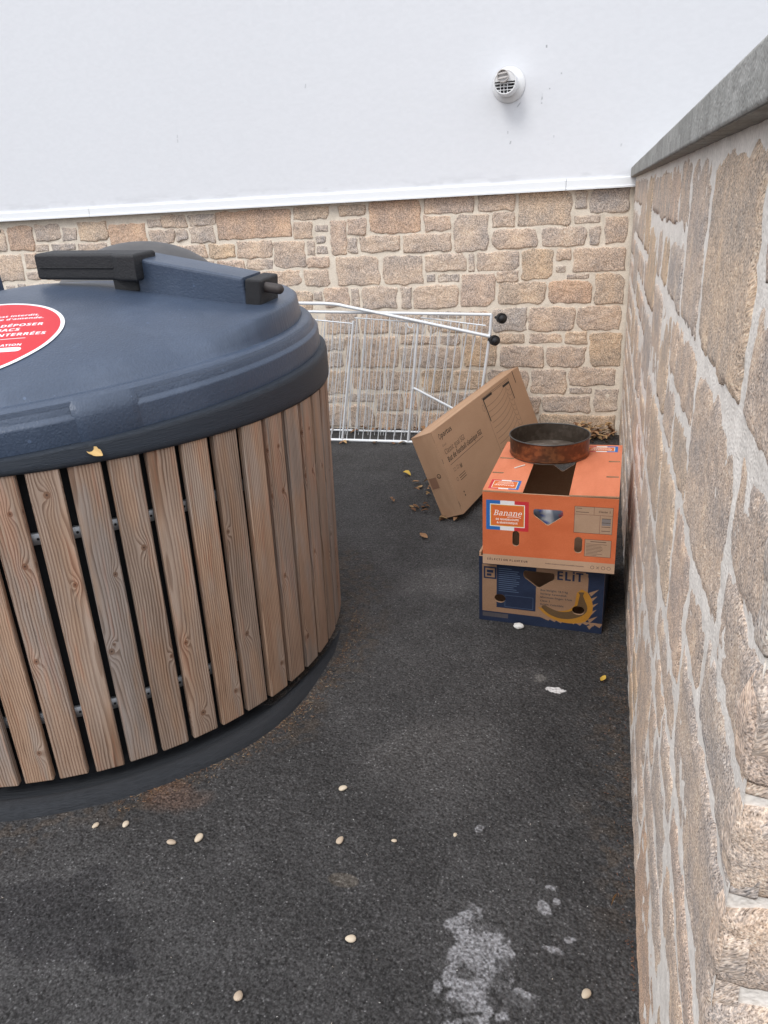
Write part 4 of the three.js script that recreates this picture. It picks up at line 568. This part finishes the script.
// ---------------------------------------------------------------- long flat carton leaning behind
{
  const L = 1.2, W = 0.384, D = 0.1017, t = 0.005;
  const B = thing('flat_carton', 'long flat brown carton tilted against the tipped trolley, printed with a football goal', 'cardboard box', [-0.5383, 0.0363, -3.0497]);
  B.rotation.set(-0.3628, 1.3591, 0.033, 'YXZ');
  const INK = '#2c211a';
  const fr = canvasTex(2000, 640, (c, w, h) => {
    const S = w / L, X = (x) => x * S, Y = (y) => h - y * S; c.fillStyle = KR; c.fillRect(0, 0, w, h); c.fillStyle = INK; c.strokeStyle = INK;
    const fit = (s, x0, x1, y, px, f) => { c.save(); c.font = `${f} ${px}px sans-serif`; const m = c.measureText(s).width; c.translate(X(x0), Y(y)); c.scale((x1 - x0) * S / m, 1); c.fillText(s, 0, 0); c.restore(); };
    c.lineWidth = 5; c.beginPath(); c.ellipse(X(0.056), Y(0.345), 13, 18, 0, 0, 7); c.stroke(); fit('portus', 0.068, 0.19, 0.334, 52, 'bold');
    c.globalAlpha = 0.6; fit('Goal', 0.05, 0.092, 0.298, 22, ''); c.globalAlpha = 0.9; fit('Classic goal SGI', 0.05, 0.28, 0.262, 52, ''); c.globalAlpha = 1; fit('But de football classique SGI', 0.052, 0.468, 0.226, 54, 'bold');
    c.fillRect(X(0.057), Y(0.213), X(0.411), 3); c.font = 'bold 44px sans-serif'; c.fillText('M', X(0.135), Y(0.168)); c.lineWidth = 2.5; c.globalAlpha = 0.75; c.strokeRect(X(0.07), Y(0.19), 30, 22); c.strokeRect(X(0.105), Y(0.19), 30, 22);
    c.beginPath(); c.arc(X(0.07), Y(0.14), 13, 0, 7); c.stroke(); for (let i = 0; i < 3; i++) c.fillRect(X(0.095), Y(0.147 - i * 0.01), X(0.07), 5); c.globalAlpha = 1;
    c.fillRect(X(0.079), Y(0.078), 14, 12); c.fillRect(X(0.079), Y(0.062), 14, 12);
    // goal drawing
    c.lineWidth = 3; c.globalAlpha = 0.75; c.strokeRect(X(0.6), Y(0.365), X(0.41), 12); c.beginPath(); c.moveTo(X(0.6), Y(0.35)); c.lineTo(X(0.6), Y(0.02)); c.moveTo(X(0.985), Y(0.3)); c.lineTo(X(0.985), Y(0.02)); c.stroke();
    c.lineWidth = 2.5; for (let i = 0; i < 11; i++) { const y = 0.315 - i * 0.028; c.beginPath(); c.moveTo(X(0.625), Y(y)); c.quadraticCurveTo(X(0.82), Y(y - 0.01), X(0.93), Y(y + 0.035)); c.stroke(); c.beginPath(); c.moveTo(X(0.93), Y(y + 0.02)); c.quadraticCurveTo(X(0.96), Y(y - 0.02), X(0.985), Y(y + 0.005)); c.stroke(); }
    c.beginPath(); c.moveTo(X(0.93), Y(0.35)); c.lineTo(X(0.94), Y(0.02)); c.stroke(); c.beginPath(); c.ellipse(X(0.585), Y(0.32), 22, 26, 0, 0, 7); c.stroke(); c.globalAlpha = 1;
    c.fillRect(X(0.61), Y(0.362), X(0.13), 20); c.fillRect(X(0.9), Y(0.352), X(0.105), 20); c.fillRect(X(0.61), Y(0.362), 18, 200); c.fillRect(X(0.997), Y(0.352), 16, 165);
    c.fillRect(X(1.088), Y(0.384), 14, 110); for (const y of [0.26, 0.06]) c.fillRect(X(0.001), Y(y), 5, 40);
    kraftNoise(c, w, h, 9, 22);
  });
  const end = canvasTex(384, 1408, (c, w, h) => { const S = h / W, X = (z) => w - -z * S * (w / (D * S)) , Y = (y) => h - y * S; c.fillStyle = KR; c.fillRect(0, 0, w, h); c.strokeStyle = INK; c.lineWidth = 11; c.beginPath(); c.arc(X(-0.043), Y(0.19), 34, 0, 7); c.stroke(); c.lineWidth = 9; c.beginPath(); c.arc(X(-0.043), Y(0.19), 14, 0.6, 3.4); c.stroke(); kraftNoise(c, w, h, 9, 23); });
  const fm = std({ map: fr, roughness: 0.8 }), em = std({ map: end, roughness: 0.8 });
  panel('front_panel', B, L, W, t, fm, [L / 2, W / 2, 0]);
  panel('back_panel', B, L, W, t, kraft, [L / 2, W / 2, -D], [0, Math.PI, 0]);
  panel('top_panel', B, L, D - 2 * t, t, kraft, [L / 2, W - 0.0008, -D / 2], [-Math.PI / 2, 0, 0]);
  panel('bottom_panel', B, L, D - 2 * t, t, kraft, [L / 2, 0.0008, -D / 2], [Math.PI / 2, 0, 0]);
  const e = panel('end_panel', B, D - 2 * t, W - 2 * t, t, em, [0.0008, W / 2, -D / 2], [0, -Math.PI / 2, 0]);
  mesh('tape', new THREE.BoxGeometry(0.036, 0.05, 0.0006), std({ color: new THREE.Color().setRGB(0.27, 0.15, 0.095), roughness: 0.45 }), e, [-0.027, -0.027, 0.0007]);
  panel('end_panel', B, D - 2 * t, W - 2 * t, t, kraft, [L - 0.0008, W / 2, -D / 2], [0, Math.PI / 2, 0]);
}

// ---------------------------------------------------------------- small things on the asphalt
{
  const bean = new THREE.SphereGeometry(1, 16, 10).scale(0.0108, 0.0045, 0.0075); { const P = bean.attributes.position; for (let i = 0; i < P.count; i++) { const x = P.getX(i); P.setZ(i, P.getZ(i) * (1 - 18 * x) + 0.0006 * IN.noise(x * 300, 1, 2)); } bean.computeVertexNormals(); }
  const bm = [[0.56, 0.46, 0.34], [0.62, 0.52, 0.39], [0.48, 0.38, 0.28]].map((c) => std({ color: new THREE.Color().setRGB(...c), roughness: 0.6 }));
  seed(44); const S = [[-1.071, -1.138, 0.85], [-1.003, -1.156, 0.95], [-0.869, -1.13, 1], [-0.814, -1.154, 1.1], [-0.544, -1.373, 1], [-0.5, -1.216, 1], [-0.383, -1.242, 0.6], [-0.403, -0.987, 1], [-0.565, -0.832, 1.1], [0.034, -0.975, 1], [-0.255, -1.287, 0.55]];
  S.forEach(([x, z, s], i) => { const m = single('bean', bean, bm[i % 3], 'pale beige oval bean lying on the dark asphalt', 'bean', 'beans scattered over the asphalt'); m.position.set(x, 0.0048 * s + 0.001, z); m.rotation.set(rr(-.2, .2), rr(0, 6), rr(-.15, .15)); m.scale.setScalar(s); });
  const cr = new THREE.IcosahedronGeometry(0.013, 2); { const P = cr.attributes.position; for (let i = 0; i < P.count; i++) { const x = P.getX(i), y = P.getY(i), z = P.getZ(i), n = 1 + 0.35 * IN.noise(x * 130, y * 130, z * 130); P.setXYZ(i, x * n * 1.25, y * n * 0.7, z * n); } }
  const c0 = single('polystyrene_crumb', mergeVertices(cr), std({ color: new THREE.Color().setRGB(0.78, 0.77, 0.73), roughness: 0.8 }), 'white polystyrene crumb before the blue banana box', 'crumb'); c0.position.set(-0.212, 0.009, -2.2); c0.geometry.computeVertexNormals();
  // dead leaves
  const leafG = (l, w, curl, sd) => { seed(sd); const n = 8, g = new THREE.PlaneGeometry(1, 1, n, 4), P = g.attributes.position; for (let i = 0; i < P.count; i++) { const u = P.getX(i) + 0.5, v = P.getY(i) * 2, ww = Math.pow(Math.sin(Math.PI * clamp(u * 0.96 + 0.02)), 0.75) * (0.85 + 0.2 * IN.noise(u * 9, sd, v)); P.setXYZ(i, (u - 0.5) * l, curl * (v * v * 0.6 * ww + Math.sin(u * 3 + sd) * 0.5) + 0.003 * IN.noise(u * 8, v * 4, sd), v * ww * w / 2); } g.computeVertexNormals(); return g; };
  const lm = [[0.28, 0.15, 0.075], [0.36, 0.2, 0.1], [0.2, 0.1, 0.05], [0.42, 0.27, 0.13]].map((c) => { const m = std({ color: new THREE.Color().setRGB(...c), roughness: 0.85, side: THREE.DoubleSide }); return m; });
  const yellow = std({ color: new THREE.Color().setRGB(0.55, 0.36, 0.06), roughness: 0.75, side: THREE.DoubleSide });
  const variants = [0, 1, 2, 3, 4, 5].map((i) => leafG(1, 0.6, 0.3, 60 + i));
  const put = (label, group, x, z, l, mat, y = 0.006) => { const m = single('dead_leaf', variants[Math.floor(rnd() * 6)], mat, label, 'leaf', group); m.position.set(x, y + l * 0.12, z); m.rotation.set(rr(-.35, .35), rr(0, 6.3), rr(-.35, .35)); m.scale.set(l, l, l); return m; };
  seed(92); put('small yellow leaf lying on asphalt near the brown carton', null, -0.925, -3.6, 0.05, yellow);
  for (let i = 0; i < 11; i++) put('curled brown dead leaf in the heap beside the carton end', 'dead leaves heaped beside the carton', -0.83 + rr(-.085, .085), -3.36 + rr(-.13, .13), rr(0.022, 0.045), lm[Math.floor(rnd() * 4)], rr(0.002, 0.02));
  for (let i = 0; i < 8; i++) put('curled tan dead leaf against the low corner of the carton', 'dead leaves below the carton corner', -0.755 + rr(-.06, .06), -3.16 + rr(-.04, .04), rr(0.02, 0.04), lm[Math.floor(rnd() * 4)], rr(0.002, 0.016));
  for (let i = 0; i < 4; i++) put('dead leaf pinned under the carton edge', 'dead leaves under the carton', -0.61 + rr(-.05, .04), -3.045 + rr(-.02, .02), rr(0.03, 0.045), lm[Math.floor(rnd() * 4)]);
  put('single tan leaf lying alone between container and boxes', null, -0.672, -2.856, 0.045, lm[1]);
  { const tw = put('thin tan leaf stalk beside the paint spots at the boundary wall', null, 0.082, -1.185, 0.042, lm[3], 0.002); tw.scale.z = 0.006; tw.rotation.set(0, 1.3, 0); }
  put('yellow leaf by the boundary wall before the blue box', null, 0.055, -1.95, 0.03, yellow);
  for (let i = 0; i < 80; i++) put('rusty brown dead leaf heaped in the corner of the two stone walls', 'dead leaves heaped in the wall corner', 0.035 + rr(-.17, .06), -4.34 + rr(-.07, .09), rr(0.026, 0.05), lm[Math.floor(rnd() * 4)], rr(0.004, 0.075));
  for (let i = 0; i < 26; i++) put('dead leaf drifted along the stone base behind the trolley', 'dead leaves behind the trolley', rr(-1.7, -0.75), -4.36 + rr(-.05, .03), rr(0.035, 0.07), lm[Math.floor(rnd() * 4)], rr(0.002, 0.02));
  for (let i = 0; i < 9; i++) put('dead leaf caught under the trolley frame', 'dead leaves under the trolley', rr(-1.6, -1.0), -4.13 + rr(-.02, .03), rr(0.026, 0.05), lm[Math.floor(rnd() * 4)]);
  const under = put('yellowed leaf stuck on the container collar under the lid edge', null, CX + Math.cos(0.82) * 0.842, CZ + Math.sin(0.82) * 0.842, 0.04, std({ color: new THREE.Color().setRGB(0.6, 0.4, 0.16), roughness: 0.7, side: THREE.DoubleSide }), 0.846); under.quaternion.setFromUnitVectors(new THREE.Vector3(0, 1, 0), new THREE.Vector3(0.55, 0.55, 0.62).normalize());
  // needles and crumbs nobody could count
  const bit = new THREE.TetrahedronGeometry(1, 0).scale(1, 0.25, 0.4), put2 = (name, label, n, fn, cols) => { const im = new THREE.InstancedMesh(bit, std({ color: 0xffffff, roughness: 0.9 }), n), m4 = new THREE.Matrix4(), q = new THREE.Quaternion(), e = new THREE.Euler(); for (let i = 0; i < n; i++) { const [x, y, z, s, l] = fn(i); e.set(rr(-.3, .3), rr(0, 6.3), rr(-.3, .3)); q.setFromEuler(e); m4.compose(new THREE.Vector3(x, y, z), q, new THREE.Vector3(s * l, s, s)); im.setMatrixAt(i, m4); const c = cols[Math.floor(rnd() * cols.length)], k = rr(0.6, 1.3); im.setColorAt(i, new THREE.Color().setRGB(c[0] * k, c[1] * k, c[2] * k)); } im.name = name; im.castShadow = im.receiveShadow = true; im.userData = { kind: 'stuff', label, category: 'debris' }; scene.add(im); };
  seed(130);
  put2('needle_litter', 'brown needle litter along the base ring of the container', 820, () => { const a = rnd() < 0.6 ? rr(-0.35, 0.45) : rr(0.3, 0.95), r = 0.897 - 0.04 * sstep(0.6, 0.05, a) + Math.abs(rr(-1, 1) * rr(0, 1)) * 0.07; return [CX + r * Math.cos(a), 0.004, CZ + r * Math.sin(a), rr(0.0012, 0.0032), rr(1, 4)]; }, [[0.16, 0.08, 0.045], [0.22, 0.12, 0.06], [0.1, 0.06, 0.04], [0.35, 0.25, 0.15]]);
  put2('soil_litter', 'reddish brown litter along the boundary wall foot', 380, () => { const z = rr(-2.15, -1.0), k = Math.abs(rr(-1, 1) * rr(0, 1)); return [0.116 - k * 0.1 * sstep(-0.95, -1.5, z), 0.004, z, rr(0.001, 0.0028), rr(0.8, 3)]; }, [[0.17, 0.075, 0.045], [0.2, 0.11, 0.06], [0.09, 0.05, 0.035]]);
  put2('gravel_crumbs', 'tiny pale gravel crumbs strewn over the asphalt', 420, () => [rr(-1.5, 0.1), 0.003, rr(-3.8, -0.8), rr(0.001, 0.0028), rr(0.8, 1.4)].map((v, i, a) => v), [[0.5, 0.48, 0.45], [0.35, 0.3, 0.25], [0.6, 0.6, 0.58]]);
}
renderer.render(scene, camera);
